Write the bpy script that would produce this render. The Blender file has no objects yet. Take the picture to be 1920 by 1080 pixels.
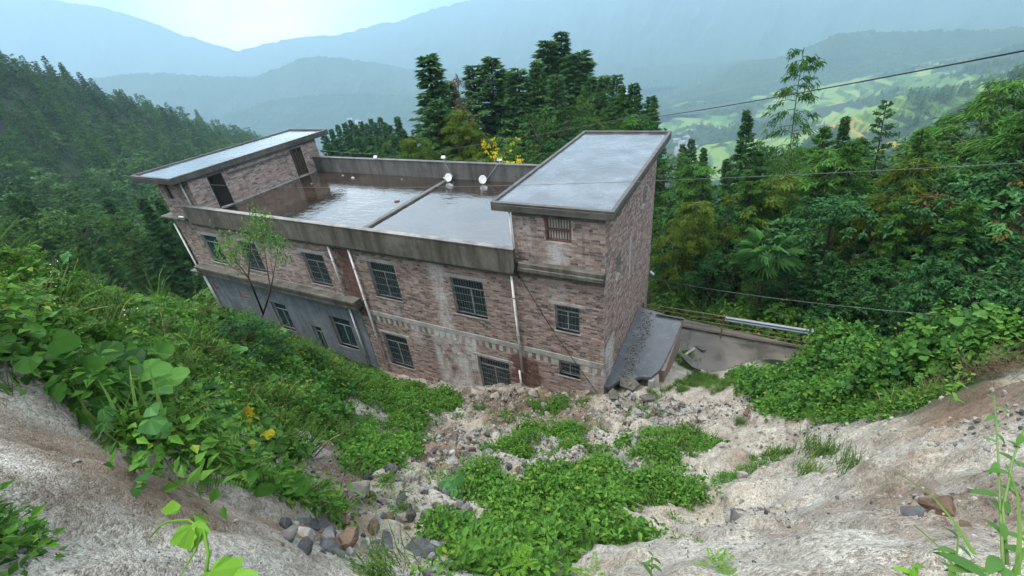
import bpy, math, random
import numpy as np
from mathutils import Vector, Matrix

# ---------------------------------------------------------------- camera, sky, sun, exposure
SC = bpy.context.scene
COL = SC.collection
R = math.radians

cam_data = bpy.data.cameras.new('camera')
cam_data.sensor_width = 36.0
cam_data.lens = 824.52 / 1920 * 36.0
cam_data.clip_start = 0.05
cam_data.clip_end = 30000
cam = bpy.data.objects.new('camera', cam_data)
COL.objects.link(cam)
YAW, PITCH, ROLL = -0.52, 0.545, -0.117
_f0 = Vector((math.sin(YAW), math.cos(YAW), 0)); _r0 = Vector((math.cos(YAW), -math.sin(YAW), 0)); _u0 = Vector((0, 0, 1))
_f = math.cos(PITCH) * _f0 - math.sin(PITCH) * _u0
_u = math.cos(PITCH) * _u0 + math.sin(PITCH) * _f0
_r = math.cos(ROLL) * _r0 + math.sin(ROLL) * _u
_up = math.cos(ROLL) * _u - math.sin(ROLL) * _r0
cm = Matrix((( _r.x, _up.x, -_f.x, 3.294), (_r.y, _up.y, -_f.y, -11.605), (_r.z, _up.z, -_f.z, 7.456), (0, 0, 0, 1)))
cam.matrix_world = cm
SC.camera = cam

world = bpy.data.worlds.new('World')
SC.world = world
world.use_nodes = True
wn = world.node_tree; wn.nodes.clear()
def wnode(t, **k):
    n = wn.nodes.new(t)
    for a, b in k.items(): setattr(n, a, b)
    return n
SUN_EL, SUN_AZ = R(62), R(235)
sky = wnode('ShaderNodeTexSky', sky_type='NISHITA', sun_disc=False)
sky.sun_elevation = SUN_EL; sky.sun_rotation = SUN_AZ; sky.dust_density = 4.0; sky.air_density = 1.5
tc = wnode('ShaderNodeTexCoord')
sep = wnode('ShaderNodeSeparateXYZ'); wn.links.new(tc.outputs['Generated'], sep.inputs[0])
# overcast dome: brighter towards the zenith, as a cloud layer is
elev = wnode('ShaderNodeMapRange'); wn.links.new(sep.outputs[2], elev.inputs[0])
elev.inputs[1].default_value = -0.02; elev.inputs[2].default_value = 1.0; elev.inputs[3].default_value = 0.0; elev.inputs[4].default_value = 1.0
ov = wnode('ShaderNodeValToRGB'); wn.links.new(elev.outputs[0], ov.inputs[0])
ov.color_ramp.elements[0].position = 0.0; ov.color_ramp.elements[0].color = (0.46, 0.68, 0.86, 1)
ov.color_ramp.elements[1].position = 1.0; ov.color_ramp.elements[1].color = (1.60, 1.66, 1.72, 1)
e = ov.color_ramp.elements.new(0.12); e.color = (0.74, 0.92, 1.06, 1)
e = ov.color_ramp.elements.new(0.45); e.color = (1.16, 1.28, 1.40, 1)
# cloud texture on the dome
mp = wnode('ShaderNodeMapping'); wn.links.new(tc.outputs['Generated'], mp.inputs[0]); mp.inputs['Scale'].default_value = (3.0, 3.0, 9.0)
cn = wnode('ShaderNodeTexNoise'); wn.links.new(mp.outputs[0], cn.inputs['Vector']); cn.inputs['Scale'].default_value = 1.6; cn.inputs['Detail'].default_value = 6; cn.inputs['Roughness'].default_value = 0.55
cr = wnode('ShaderNodeMapRange'); wn.links.new(cn.outputs[0], cr.inputs[0]); cr.inputs[1].default_value = 0.3; cr.inputs[2].default_value = 0.7; cr.inputs[3].default_value = 0.72; cr.inputs[4].default_value = 1.25
# the thin place in the cloud over the pass
dt = wnode('ShaderNodeVectorMath', operation='DOT_PRODUCT'); wn.links.new(tc.outputs['Generated'], dt.inputs[0])
_a, _e = R(-49.0), R(5.0)
dt.inputs[1].default_value = (math.sin(_a) * math.cos(_e), math.cos(_a) * math.cos(_e), math.sin(_e))
gl = wnode('ShaderNodeMapRange'); gl.interpolation_type = 'SMOOTHSTEP'; wn.links.new(dt.outputs['Value'], gl.inputs[0])
gl.inputs[1].default_value = math.cos(R(15)); gl.inputs[2].default_value = math.cos(R(2)); gl.inputs[3].default_value = 1.0; gl.inputs[4].default_value = 3.2
gm = wnode('ShaderNodeMath', operation='SUBTRACT'); wn.links.new(gl.outputs[0], gm.inputs[0]); gm.inputs[1].default_value = 1.0
gv = wnode('ShaderNodeVectorMath', operation='SCALE'); gv.inputs[0].default_value = (0.86, 0.93, 0.96); wn.links.new(gm.outputs[0], gv.inputs['Scale'])
ga = wnode('ShaderNodeVectorMath', operation='ADD'); wn.links.new(ov.outputs[0], ga.inputs[0]); wn.links.new(gv.outputs[0], ga.inputs[1])
vs = wnode('ShaderNodeVectorMath', operation='SCALE'); wn.links.new(ga.outputs[0], vs.inputs[0]); wn.links.new(cr.outputs[0], vs.inputs['Scale'])
OVERCAST = 8.5
vs2 = wnode('ShaderNodeVectorMath', operation='SCALE'); wn.links.new(vs.outputs[0], vs2.inputs[0]); vs2.inputs['Scale'].default_value = OVERCAST
mx = wnode('ShaderNodeMix', data_type='RGBA'); mx.inputs[0].default_value = 0.88
wn.links.new(sky.outputs[0], mx.inputs[6]); wn.links.new(vs2.outputs[0], mx.inputs[7])
bg = wnode('ShaderNodeBackground'); bg.inputs['Strength'].default_value = 0.10
wn.links.new(mx.outputs[2], bg.inputs['Color'])
wo = wnode('ShaderNodeOutputWorld'); wn.links.new(bg.outputs[0], wo.inputs['Surface'])

sd = bpy.data.lights.new('sun', 'SUN'); sd.energy = 1.5; sd.angle = R(14); sd.color = (1.0, 0.97, 0.92)
so = bpy.data.objects.new('sun', sd); COL.objects.link(so)
so.rotation_euler = (R(90) - SUN_EL, 0, math.pi - SUN_AZ)

SC.view_settings.view_transform = 'Standard'
SC.view_settings.look = 'None'
SC.view_settings.exposure = 1.38
SC.view_settings.gamma = 1.0
SC.view_settings.use_curve_mapping = False
SC.cycles.use_denoising = True
SC.cycles.max_bounces = 6
SC.cycles.diffuse_bounces = 2
SC.cycles.glossy_bounces = 3
SC.cycles.transmission_bounces = 3
SC.cycles.volume_bounces = 1
SC.cycles.use_adaptive_sampling = True
SC.cycles.adaptive_threshold = 0.02
rng = np.random.default_rng(11)
random.seed(4)

# ---------------------------------------------------------------- noise
def _hash(ix, iy, iz):
    n = (ix.astype(np.int64) * 374761393 + iy.astype(np.int64) * 668265263 + iz.astype(np.int64) * 1274126177) & 0xffffffff
    n = ((n ^ (n >> 13)) * 1274126177) & 0xffffffff
    n = (n ^ (n >> 16)) & 0xffffffff
    return n / 4294967295.0
def vnoise(x, y, z=0.0):
    x = np.asarray(x, float); y = np.asarray(y, float); z = np.asarray(z, float) + np.zeros_like(x)
    ix, iy, iz = np.floor(x), np.floor(y), np.floor(z)
    fx, fy, fz = x - ix, y - iy, z - iz
    fx = fx * fx * (3 - 2 * fx); fy = fy * fy * (3 - 2 * fy); fz = fz * fz * (3 - 2 * fz)
    r = 0
    for a in (0, 1):
        for b in (0, 1):
            for c in (0, 1):
                w = (fx if a else 1 - fx) * (fy if b else 1 - fy) * (fz if c else 1 - fz)
                r = r + w * _hash(ix + a, iy + b, iz + c)
    return r * 2 - 1
def fbm(x, y, z=0.0, octaves=4, gain=0.5):
    s, a, f = 0, 1.0, 1.0
    for o in range(octaves):
        s = s + a * vnoise(np.asarray(x) * f + 17.3 * o, np.asarray(y) * f - 9.1 * o, np.asarray(z) * f + 3.7 * o)
        a *= gain; f *= 2.03
    return s

# ---------------------------------------------------------------- the lie of the land
CT = np.array([(3.30,-11.60,5.90),(3.30,-14.50,7.00),(0.00,-14.50,7.20),(7.00,-14.50,6.80),(14.00,-14.00,6.50),(-6.00,-15.00,8.00),(-14.00,-16.00,8.00),(22.00,-14.00,6.00),(2.04,-10.01,3.33),(3.06,-9.64,3.53),(3.92,-9.51,3.99),(4.38,-9.76,4.81),(4.34,-10.22,5.66),(0.97,-10.73,3.82),(0.83,-11.38,4.98),(1.44,-11.70,6.09),(0.65,-11.48,5.84),(0.22,-11.31,5.07),(0.68,-11.47,6.21),(-0.61,-10.71,3.54),(-1.25,-9.93,2.40),(-2.05,-8.28,0.60),(-5.20,-6.65,-1.05),(-4.86,-6.04,-1.75),(-0.28,-10.34,2.68),(0.69,-9.92,2.44),(1.62,-8.01,0.97),(2.71,-7.53,1.07),(-0.26,-8.25,0.62),(-0.03,-5.77,-1.51),(-2.21,-6.01,-1.89),(-1.34,-3.20,-3.55),(-2.29,-1.29,-4.85),(-5.12,-3.30,-4.20),(1.40,-2.02,-3.66),(-0.06,0.11,-4.96),(1.61,-4.76,-1.75),(3.30,-4.04,-1.60),(2.85,-1.10,-3.80),(3.64,0.44,-3.82),(4.12,-6.91,1.03),(3.45,-8.23,2.02),(5.08,-4.90,-0.02),(6.14,-3.16,-0.28),(5.96,-5.66,1.84),(5.22,-8.13,3.51),(5.01,-9.12,4.69),(5.62,-7.82,4.05),(4.75,-7.83,2.49),(6.83,-3.86,1.14),(6.61,-5.24,2.71),(5.12,-1.17,-2.59),(5.55,-6.32,1.89),(5.22,1.57,-3.52),(6.86,0.51,-2.13),(7.68,-1.03,-0.10),(7.91,-2.66,1.80),(6.95,-4.81,2.62),(14.00,-4.00,2.00),(20.00,-2.00,0.00),(0.00,0.00,-4.60),(-3.30,-0.10,-5.40),(-6.10,0.00,-6.35),(-9.00,-0.10,-6.90),(-11.50,-0.10,-6.90),(-14.00,0.00,-6.90),(-18.00,0.00,-6.30),(-22.00,0.00,-5.80),(-25.00,0.00,-6.00),(-10.00,4.00,-7.20),(-4.00,4.00,-6.60),(-18.00,4.00,-7.20),(2.20,6.90,-6.02),(4.40,5.20,-6.02),(2.40,5.00,-6.00),(6.20,6.40,-6.05),(1.00,7.40,-6.05),(0.20,1.00,-5.00),(1.60,1.20,-4.90),(3.40,3.20,-5.90),(2.30,3.40,-5.50),(8.00,5.00,-6.00),(0.00,10.00,-8.50),(6.00,10.00,-8.30),(-10.00,11.00,-8.60),(-22.00,11.00,-9.00),(-1.10,-10.88,5.51),(-0.93,-10.78,5.22),(0.11,-11.27,5.89),(-3.46,-9.62,4.13),(-1.94,-10.42,4.37),(0.16,-11.21,5.42),(-4.96,-8.83,3.01),(-2.04,-10.17,3.63),(-0.72,-10.83,3.99),(-8.18,-6.46,0.79),(-4.20,-8.75,1.96),(-2.80,-9.44,1.64),(-8.34,-5.13,-0.99),(-5.74,-6.64,-0.76),(-7.85,-4.23,-2.62),(-7.39,-3.19,-4.33),(-4.41,-8.09,0.13),(-14.00,-3.50,-5.00),(-19.00,-3.00,-4.20),(-24.00,-3.00,-5.50),(-12.00,-9.00,2.20),(-20.00,-10.00,-1.50),(-30.00,-10.00,-8.00),(-30.00,0.00,-11.00),(5.00,14.00,-11.50),(12.00,8.00,-8.00),(12.00,2.00,-4.50),(20.00,6.00,-7.50),(20.00,20.00,-12.00),(10.00,30.00,-13.00),(0.00,30.00,-12.50),(-10.00,25.00,-11.00),(-20.00,25.00,-12.00),(46.85,72.57,-40.59),(32.53,113.70,-51.09),(-2.47,113.70,-40.59),(-25.09,76.22,-25.84),(-54.97,113.70,-40.59),(55.13,27.68,-16.72),(102.53,113.70,-58.09),(-2.47,218.70,-128.09),(102.53,253.70,-136.84),(-107.47,166.20,-52.84),(-54.97,271.20,-145.59),(-2.47,446.20,-224.34),(-212.47,358.70,-224.34),(-107.47,533.70,-268.09),(137.53,463.70,-171.84),(-246.59,68.46,2.63),(-257.69,89.80,-5.90),(-274.41,116.80,-18.38),(-309.00,162.19,-35.97),(-341.29,221.89,-60.85),(-180.83,42.86,-18.57),(-183.50,59.73,-27.66),(-230.26,103.55,-37.91),(-295.94,163.08,-54.19),(-113.10,20.33,-25.76),(-128.27,37.92,-33.59),(-168.52,67.64,-40.26),(-38.82,-0.33,-10.70),(-34.27,1.95,-12.56),(-29.53,-1.27,-9.11),(-26.49,-0.99,-9.04),(-42.79,-2.12,-9.06),(-439.97,113.70,-37.09),(-457.47,236.20,-128.09),(-352.47,8.70,38.16),(-212.47,-43.80,20.66),(-98.88,-33.23,3.49),(-527.47,-96.30,81.91),(-56.09,31.74,-26.09),(-89.97,61.20,-42.34),(-124.97,104.95,-47.59),(150.36,392.89,-81.55),(194.54,528.41,-75.96),(101.06,259.13,-81.71),(184.42,797.85,-135.64),(136.20,412.03,-102.51),(56.55,110.00,-51.01),(347.53,358.70,-23.09),(435.03,708.70,-40.59),(522.53,183.70,-5.59),(-179.34,1699.82,-309.05),(-3.78,771.22,-244.81),(149.21,1071.48,-237.58),(210.38,854.28,-180.83),(-97.21,926.94,-256.04),(41.39,655.31,-201.75),(55.69,1446.89,-280.12),(206.81,1279.61,-237.98),(-233.74,1510.52,-320.52),(152.76,684.36,-175.61),(-1577.47,1583.70,-338.09),(-877.47,883.70,-320.59),(-1927.47,1233.70,-338.09),(-877.47,1758.70,-355.59),(-352.47,1233.70,-346.84),(-177.47,2283.70,-373.09),(522.53,2283.70,-268.09),(872.53,1583.70,-110.59),(-2277.47,533.70,-320.59),(-1052.47,358.70,-268.09),(1047.53,883.70,11.91),(-4.00,-11.20,5.25),(-4.00,-13.00,6.60),(-7.00,-12.00,5.00),(-6.50,-9.80,4.00),(-2.50,-12.20,6.40),(-9.00,-9.00,2.60),(-1.00,-12.50,6.60),(1.00,-12.40,6.40),(2.00,-11.20,5.20)])
def _rbf(P, z):
    n = len(P)
    r = np.sqrt(((P[:, None] - P[None]) ** 2).sum(-1) + 1.44)
    A = np.zeros((n + 3, n + 3)); A[:n, :n] = r - (-0.25) * np.eye(n) * (-1); A[:n, n] = 1; A[:n, n+1:] = P; A[n, :n] = 1; A[n+1:, :n] = P.T
    b = np.zeros(n + 3); b[:n] = z
    return np.linalg.solve(A, b)
_W = _rbf(CT[:, :2], CT[:, 2])
def land(x, y):
    x = np.atleast_1d(np.asarray(x, float)); y = np.atleast_1d(np.asarray(y, float))
    out = np.empty(x.shape)
    xf, yf, of = x.ravel(), y.ravel(), out.reshape(-1)
    for i in range(0, len(xf), 20000):
        X, Y = xf[i:i+20000], yf[i:i+20000]
        r = np.sqrt((X[:, None] - CT[:, 0]) ** 2 + (Y[:, None] - CT[:, 1]) ** 2 + 1.44)
        of[i:i+20000] = _W[-3] + _W[-2] * X + _W[-1] * Y + r @ _W[:-3]
    return out
def sstep(a, b, x):
    t = np.clip((x - a) / (b - a), 0, 1); return t * t * (3 - 2 * t)
def relief(x, y):
    # lumps, runnels and broken crusts of the slide; calm on the yard and far away
    x = np.asarray(x, float); y = np.asarray(y, float)
    m = np.exp(-(((x - 0) / 17) ** 2 + ((y + 6) / 10) ** 2))
    m = m * (1 - sstep(-0.6, 0.6, np.minimum(np.minimum(x - 1.0, 8 - x), y - 2.0)))
    wx = x + 0.35 * vnoise(x * 1.1, y * 1.1, 5.0); wy = y + 0.35 * vnoise(x * 1.1, y * 1.1, 9.0)
    rid = 1 - np.abs(fbm(wx * 0.75, wy * 0.75, 2.0, 3))
    lump = fbm(wx * 1.3, wy * 1.3, 7.0, 4)
    fine = fbm(x * 5, y * 5, 1.0, 3)
    run = 1 - np.abs(vnoise((wx * 0.82 + wy * 0.57) * 1.6, (wy * 0.82 - wx * 0.57) * 0.35, 4.0))
    cr = fbm(x * 1.7, y * 1.7, 12.0, 3)
    crust = 0.10 * sstep(0.05, 0.16, cr) + 0.06 * sstep(0.45, 0.55, cr)
    near = np.exp(-(((x - 3.3) ** 2 + (y + 11.6) ** 2) / 3.0))
    gs = 0.26 * (1 - np.abs(vnoise((wx * 0.62 + wy * 0.78) * 1.15, (wy * 0.62 - wx * 0.78) * 0.28, 14.0)) - 0.6) * sstep(2.5, 4.5, x)
    return m * (1 - 0.35 * near) * (gs + 0.20 * (rid - 0.6) + 0.17 * lump + 0.085 * fine + 0.09 * (run - 0.6) + 1.3 * crust)
def ground(x, y):
    z = land(x, y)
    # broken old terraces: uneven benches across the middle of the slide
    x = np.asarray(x, float); y = np.asarray(y, float)
    b = np.exp(-(((x + 0.8) / 4.2) ** 4 + ((y + 5.0) / 3.4) ** 4))
    q = z / 0.75 + 0.35 * fbm(x * 0.7, y * 0.7, 33.0, 3); f = q - np.floor(q)
    return z + b * 0.75 * 0.75 * (sstep(0.30, 0.72, f) - f) + relief(x, y)
def g1(x, y): return float(ground(np.array([float(x)]), np.array([float(y)]))[0])

# ---------------------------------------------------------------- object helpers
def tag(o, label=None, cat=None, group=None, kind=None):
    if label: o['label'] = label
    if cat: o['category'] = cat
    if group: o['group'] = group
    if kind: o['kind'] = kind
    return o
def empty(name, loc, label=None, cat=None, group=None, rz=0):
    o = bpy.data.objects.new(name, None); COL.objects.link(o)
    o.location = loc; o.rotation_euler = (0, 0, rz); o.empty_display_size = 0.3
    return tag(o, label, cat, group)
def link(name, mesh, parent=None, loc=None):
    o = bpy.data.objects.new(name, mesh); COL.objects.link(o)
    if parent is not None: o.parent = parent
    if loc is not None: o.location = loc
    return o
def tri_mesh(name, V, F, mats, tone=None, smooth=False, mi=None):
    """numpy mesh; F is (n,3) or (n,4)"""
    V = np.asarray(V, np.float32); F = np.asarray(F, np.int32)
    me = bpy.data.meshes.new(name)
    me.vertices.add(len(V)); me.vertices.foreach_set('co', V.ravel())
    k = F.shape[1]
    me.loops.add(F.size); me.loops.foreach_set('vertex_index', F.ravel())
    me.polygons.add(len(F)); me.polygons.foreach_set('loop_start', np.arange(0, F.size, k, dtype=np.int32))
    try: me.polygons.foreach_set('loop_total', np.full(len(F), k, np.int32))
    except Exception: pass
    for m in (mats if isinstance(mats, (list, tuple)) else [mats]): me.materials.append(m)
    if mi is not None: me.polygons.foreach_set('material_index', np.asarray(mi, np.int32))
    me.polygons.foreach_set('use_smooth', np.full(len(F), bool(smooth)))
    if tone is not None:
        a = me.attributes.new('tone', 'FLOAT', 'POINT'); a.data.foreach_set('value', np.asarray(tone, np.float32))
    me.update(calc_edges=True)
    return me
class MB:
    """collects boxes, prisms and tubes in world coordinates and links them as one mesh object"""
    def __init__(s): s.v = []; s.f = []; s.t = []
    def add(s, vs, fs, tone=0.5):
        n = len(s.v); s.v += [tuple(p) for p in vs]; s.f += [tuple(i + n for i in f) for f in fs]; s.t += [tone] * len(vs); return s
    def box(s, x0, x1, y0, y1, z0, z1, tone=0.5):
        v = [(x0,y0,z0),(x1,y0,z0),(x1,y1,z0),(x0,y1,z0),(x0,y0,z1),(x1,y0,z1),(x1,y1,z1),(x0,y1,z1)]
        return s.add(v, [(0,3,2,1),(4,5,6,7),(0,1,5,4),(1,2,6,5),(2,3,7,6),(3,0,4,7)], tone)
    def quad(s, a, b, c, d, tone=0.5): return s.add([a,b,c,d], [(0,1,2,3)], tone)
    def prism(s, poly, z0, z1, tone=0.5):
        n = len(poly)
        v = [(p[0],p[1],z0) for p in poly] + [(p[0],p[1],z1) for p in poly]
        f = [tuple(range(n-1,-1,-1)), tuple(range(n,2*n))] + [(i,(i+1)%n,n+(i+1)%n,n+i) for i in range(n)]
        return s.add(v, f, tone)
    def tube(s, pts, r, n=8, tone=0.5, r2=None):
        pts = [Vector(p) for p in pts]; rings = []
        m = len(pts)
        for i, p in enumerate(pts):
            d = (pts[min(i+1, m-1)] - pts[max(i-1, 0)]).normalized()
            a = d.cross(Vector((0,0,1)));
            if a.length < 0.05: a = d.cross(Vector((1,0,0)))
            a.normalize(); b = d.cross(a)
            rr = r if r2 is None else r + (r2 - r) * i / max(1, m-1)
            rings.append([p + (a*math.cos(2*math.pi*k/n) + b*math.sin(2*math.pi*k/n)) * rr for k in range(n)])
        v = [q for ring in rings for q in ring]; f = []
        for i in range(m-1):
            for k in range(n): f.append((i*n+k, i*n+(k+1)%n, (i+1)*n+(k+1)%n, (i+1)*n+k))
        f.append(tuple(range(n-1,-1,-1))); f.append(tuple((m-1)*n+k for k in range(n)))
        return s.add(v, f, tone)
    def build(s, name, m, parent=None, smooth=False, bevel=0.0):
        off = Vector((0,0,0))
        q = parent
        while q is not None: off += q.location; q = q.parent
        me = bpy.data.meshes.new(name)
        me.from_pydata([tuple(Vector(p) - off) for p in s.v], [], s.f)
        for mm in (m if isinstance(m, (list, tuple)) else [m]): me.materials.append(mm)
        a = me.attributes.new('tone', 'FLOAT', 'POINT'); a.data.foreach_set('value', np.array(s.t, np.float32))
        me.polygons.foreach_set('use_smooth', np.full(len(me.polygons), bool(smooth)))
        me.update()
        o = link(name, me, parent)
        if bevel:
            b = o.modifiers.new('bevel', 'BEVEL'); b.width = bevel; b.segments = 1; b.limit_method = 'ANGLE'
        return o

# ---------------------------------------------------------------- material helpers
class Mat:
    def __init__(s, name, rough=0.8, spec=0.3):
        s.m = bpy.data.materials.new(name); s.m.use_nodes = True
        s.nt = s.m.node_tree; s.b = s.nt.nodes['Principled BSDF']; s.out = s.nt.nodes['Material Output']
        s.b.inputs['Roughness'].default_value = rough; s.b.inputs['Specular IOR Level'].default_value = spec
    def n(s, t, **k):
        o = s.nt.nodes.new(t)
        for a, b in k.items(): setattr(o, a, b)
        return o
    def l(s, a, b): s.nt.links.new(a, b)
    def pos(s, scale=(1,1,1)):
        g = s.n('ShaderNodeNewGeometry'); v = s.n('ShaderNodeVectorMath', operation='MULTIPLY'); s.l(g.outputs['Position'], v.inputs[0]); v.inputs[1].default_value = scale
        return v.outputs[0]
    def noise(s, vec, scale, detail=4, rough=0.55):
        t = s.n('ShaderNodeTexNoise'); s.l(vec, t.inputs['Vector']); t.inputs['Scale'].default_value = scale; t.inputs['Detail'].default_value = detail; t.inputs['Roughness'].default_value = rough
        return t.outputs[0]
    def ramp(s, fac, stops):
        t = s.n('ShaderNodeValToRGB'); s.l(fac, t.inputs[0]); cr = t.color_ramp
        while len(cr.elements) < len(stops): cr.elements.new(0.5)
        for el, (p, c) in zip(cr.elements, stops): el.position = p; el.color = (*c, 1)
        return t.outputs[0]
    def rng(s, fac, a, b, c=0.0, d=1.0):
        t = s.n('ShaderNodeMapRange'); s.l(fac, t.inputs[0])
        for i, q in enumerate((a, b, c, d)): t.inputs[i+1].default_value = q
        return t.outputs[0]
    def mix(s, fac, a, b, mode='MIX'):
        t = s.n('ShaderNodeMix', data_type='RGBA', blend_type=mode)
        for i, q in ((0, fac), (6, a), (7, b)):
            if isinstance(q, (int, float)): t.inputs[i].default_value = q
            elif isinstance(q, tuple): t.inputs[i].default_value = (*q, 1)
            else: s.l(q, t.inputs[i])
        return t.outputs[2]
    def math(s, op, a, b=None):
        t = s.n('ShaderNodeMath', operation=op)
        for i, q in ((0, a), (1, b)):
            if q is None: continue
            if isinstance(q, (int, float)): t.inputs[i].default_value = q
            else: s.l(q, t.inputs[i])
        return t.outputs[0]
    def attr(s, name='tone'):
        t = s.n('ShaderNodeAttribute'); t.attribute_name = name; return t.outputs['Fac']
    def acol(s, name):
        t = s.n('ShaderNodeAttribute'); t.attribute_name = name; return t.outputs['Color']
    def rand(s): return s.n('ShaderNodeObjectInfo').outputs['Random']
    def col(s, c):
        if isinstance(c, tuple): s.b.inputs['Base Color'].default_value = (*c, 1)
        else: s.l(c, s.b.inputs['Base Color'])
        return s
    def rough(s, f): s.l(f, s.b.inputs['Roughness'])
    def bump(s, h, strength=0.3, dist=0.02):
        t = s.n('ShaderNodeBump'); s.l(h, t.inputs['Height']); t.inputs['Strength'].default_value = strength; t.inputs['Distance'].default_value = dist
        s.l(t.outputs[0], s.b.inputs['Normal']); return s
def simple(name, c, rough=0.6, spec=0.3, metal=0.0, var=0.25, scale=3.0):
    m = Mat(name, rough, spec); n = m.noise(m.pos(), scale, 5)
    m.col(m.mix(m.rng(n, 0.3, 0.7), tuple(q * (1 - var) for q in c), tuple(min(1, q * (1 + var)) for q in c)))
    m.b.inputs['Metallic'].default_value = metal
    return m.m
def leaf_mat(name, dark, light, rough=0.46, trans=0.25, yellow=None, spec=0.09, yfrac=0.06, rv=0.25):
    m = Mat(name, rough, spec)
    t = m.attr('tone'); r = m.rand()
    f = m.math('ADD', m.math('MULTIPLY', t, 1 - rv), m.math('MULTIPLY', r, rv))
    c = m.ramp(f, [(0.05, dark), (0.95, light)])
    if yellow:
        c = m.mix(m.rng(t, 1 - yfrac, 1 - yfrac + 0.01), c, yellow)
    m.col(c)
    tr = m.n('ShaderNodeBsdfTranslucent'); m.l(c, tr.inputs['Color'])
    mx_ = m.n('ShaderNodeMixShader'); mx_.inputs[0].default_value = trans
    m.l(m.b.outputs[0], mx_.inputs[1]); m.l(tr.outputs[0], mx_.inputs[2]); m.l(mx_.outputs[0], m.out.inputs['Surface'])
    return m.m

# ================================================================ THE SETTING
def axis(fine0, fine1, step, lo, hi, grow=1.09):
    a = list(np.arange(fine0, fine1, step)); up = []; s = step; x = fine1
    while x < hi: up.append(x); s = min(s * grow, 130); x += s
    dn = []; s = step; x = fine0 - step
    while x > lo: dn.append(x); s = min(s * grow, 130); x -= s
    return np.array(dn[::-1] + a + up)
gx = axis(-8.5, 8.5, 0.065, -5200, 4600); gy = axis(-12.6, 0.6, 0.065, -1500, 6800)
GX, GY = np.meshgrid(gx, gy)
GZ = ground(GX, GY)
# keep the ground below the floor inside the house
inside = (GX > -23.7) & (GX < -0.25) & (GY > 0.35) & (GY < 7.3)
GZ = np.where(inside, np.minimum(GZ, -6.9), GZ)
# far land: forested undulation
dist = np.hypot(GX - 3.3, GY + 11.6)
farw = sstep(70, 500, dist)
GZ = GZ + farw * 9 * fbm(GX / 100, GY / 100, 3.0, 4)
V = np.stack([GX, GY, GZ], -1).reshape(-1, 3)
nx, ny = len(gx), len(gy)
I = np.arange(nx * ny).reshape(ny, nx)
F = np.stack([I[:-1, :-1], I[:-1, 1:], I[1:, 1:], I[1:, :-1]], -1).reshape(-1, 4)

m = Mat('slide_ground', 0.9, 0.2)
p = m.pos()
big = m.noise(p, 0.35, 5); mid = m.noise(p, 2.2, 6, 0.65); fin = m.noise(p, 26, 4, 0.7); grit = m.noise(p, 70, 2, 0.8)
sand = m.ramp(mid, [(0.30, (0.21, 0.18, 0.145)), (0.44, (0.325, 0.306, 0.268)), (0.60, (0.425, 0.408, 0.372))])
spk = m.mix(m.math('ADD', m.rng(fin, 0.40, 0.56, 0, .6), m.rng(grit, 0.42, 0.58, 0, .5)), (0.56, 0.53, 0.50), (1.10, 1.09, 1.08))
sand = m.mix(0.9, sand, spk, 'MULTIPLY')
soil = m.mix(m.rng(mid, 0.35, 0.65), (0.085, 0.052, 0.032), (0.20, 0.135, 0.09))
# brown soil streaks, iron-yellow patches
sand = m.mix(m.rng(big, 0.52, 0.62, 0.0, 0.25), sand, (0.34, 0.27, 0.17))
wet = m.noise(p, 1.1, 5, 0.6)
sand = m.mix(m.rng(wet, 0.57, 0.65, 0.0, 0.6), sand, soil)
v1 = m.n('ShaderNodeTexVoronoi'); m.l(p, v1.inputs['Vector']); v1.inputs['Scale'].default_value = 38
v2 = m.n('ShaderNodeTexVoronoi'); m.l(p, v2.inputs['Vector']); v2.inputs['Scale'].default_value = 110
grain = m.mix(0.5, v1.outputs['Color'], v2.outputs['Color'])
gs_ = m.n('ShaderNodeSeparateColor'); m.l(grain, gs_.inputs[0])
gc = m.ramp(gs_.outputs[0], [(0.20, (0.62, 0.57, 0.51)), (0.40, (1.02, 1.0, 0.95)), (0.6, (1.15, 1.13, 1.08)), (0.8, (1.34, 1.33, 1.29))])
sand = m.mix(0.85, sand, gc, 'MULTIPLY'); soil = m.mix(0.6, soil, gc, 'MULTIPLY')
c = m.mix(m.attr('soil'), sand, soil)
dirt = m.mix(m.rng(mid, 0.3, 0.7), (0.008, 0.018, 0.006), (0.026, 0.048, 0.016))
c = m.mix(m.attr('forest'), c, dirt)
m.col(c)
h = m.math('ADD', m.math('MULTIPLY', m.math('ADD', v1.outputs['Distance'], v2.outputs['Distance']), -0.35), m.math('ADD', m.math('MULTIPLY', fin, 0.5), mid))
m.bump(h, 0.75, 0.04)
M_ground = m.m
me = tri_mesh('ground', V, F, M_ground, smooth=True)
X, Y = GX.ravel(), GY.ravel()
def poly_sd(poly, X, Y):
    """signed distance to a polygon, positive inside"""
    P = np.array(poly); best = np.full(X.shape, 1e9); ins = np.zeros(X.shape, bool)
    for i in range(len(P)):
        a, b = P[i], P[(i + 1) % len(P)]; e = b - a; L = e @ e + 1e-12
        t = np.clip(((X - a[0]) * e[0] + (Y - a[1]) * e[1]) / L, 0, 1)
        best = np.minimum(best, np.hypot(X - a[0] - t * e[0], Y - a[1] - t * e[1]))
        c_ = ((a[1] > Y) != (b[1] > Y)) & (X < (b[0] - a[0]) * (Y - a[1]) / (b[1] - a[1] + 1e-12) + a[0])
        ins ^= c_
    return np.where(ins, best, -best)
SLIDE = [(-11.3,0.3),(-9,0.3),(0.3,0.3),(1.0,4.2),(4.9,5.5),(5.5,3)] + [(4.39, 0.34), (5.36, -1.83), (6.17, -2.94), (6.57, -4.43), (6.83, -4.84), (7.47, -4.08)] + [(9,-6),(12,-9),(12,-16),(-12,-16),(-9,-9.5)] + [(-5.54, -5.41)]
sdv = poly_sd(SLIDE, X, Y) + 0.35 * fbm(X * 0.9, Y * 0.9, 8.0, 3)
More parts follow.
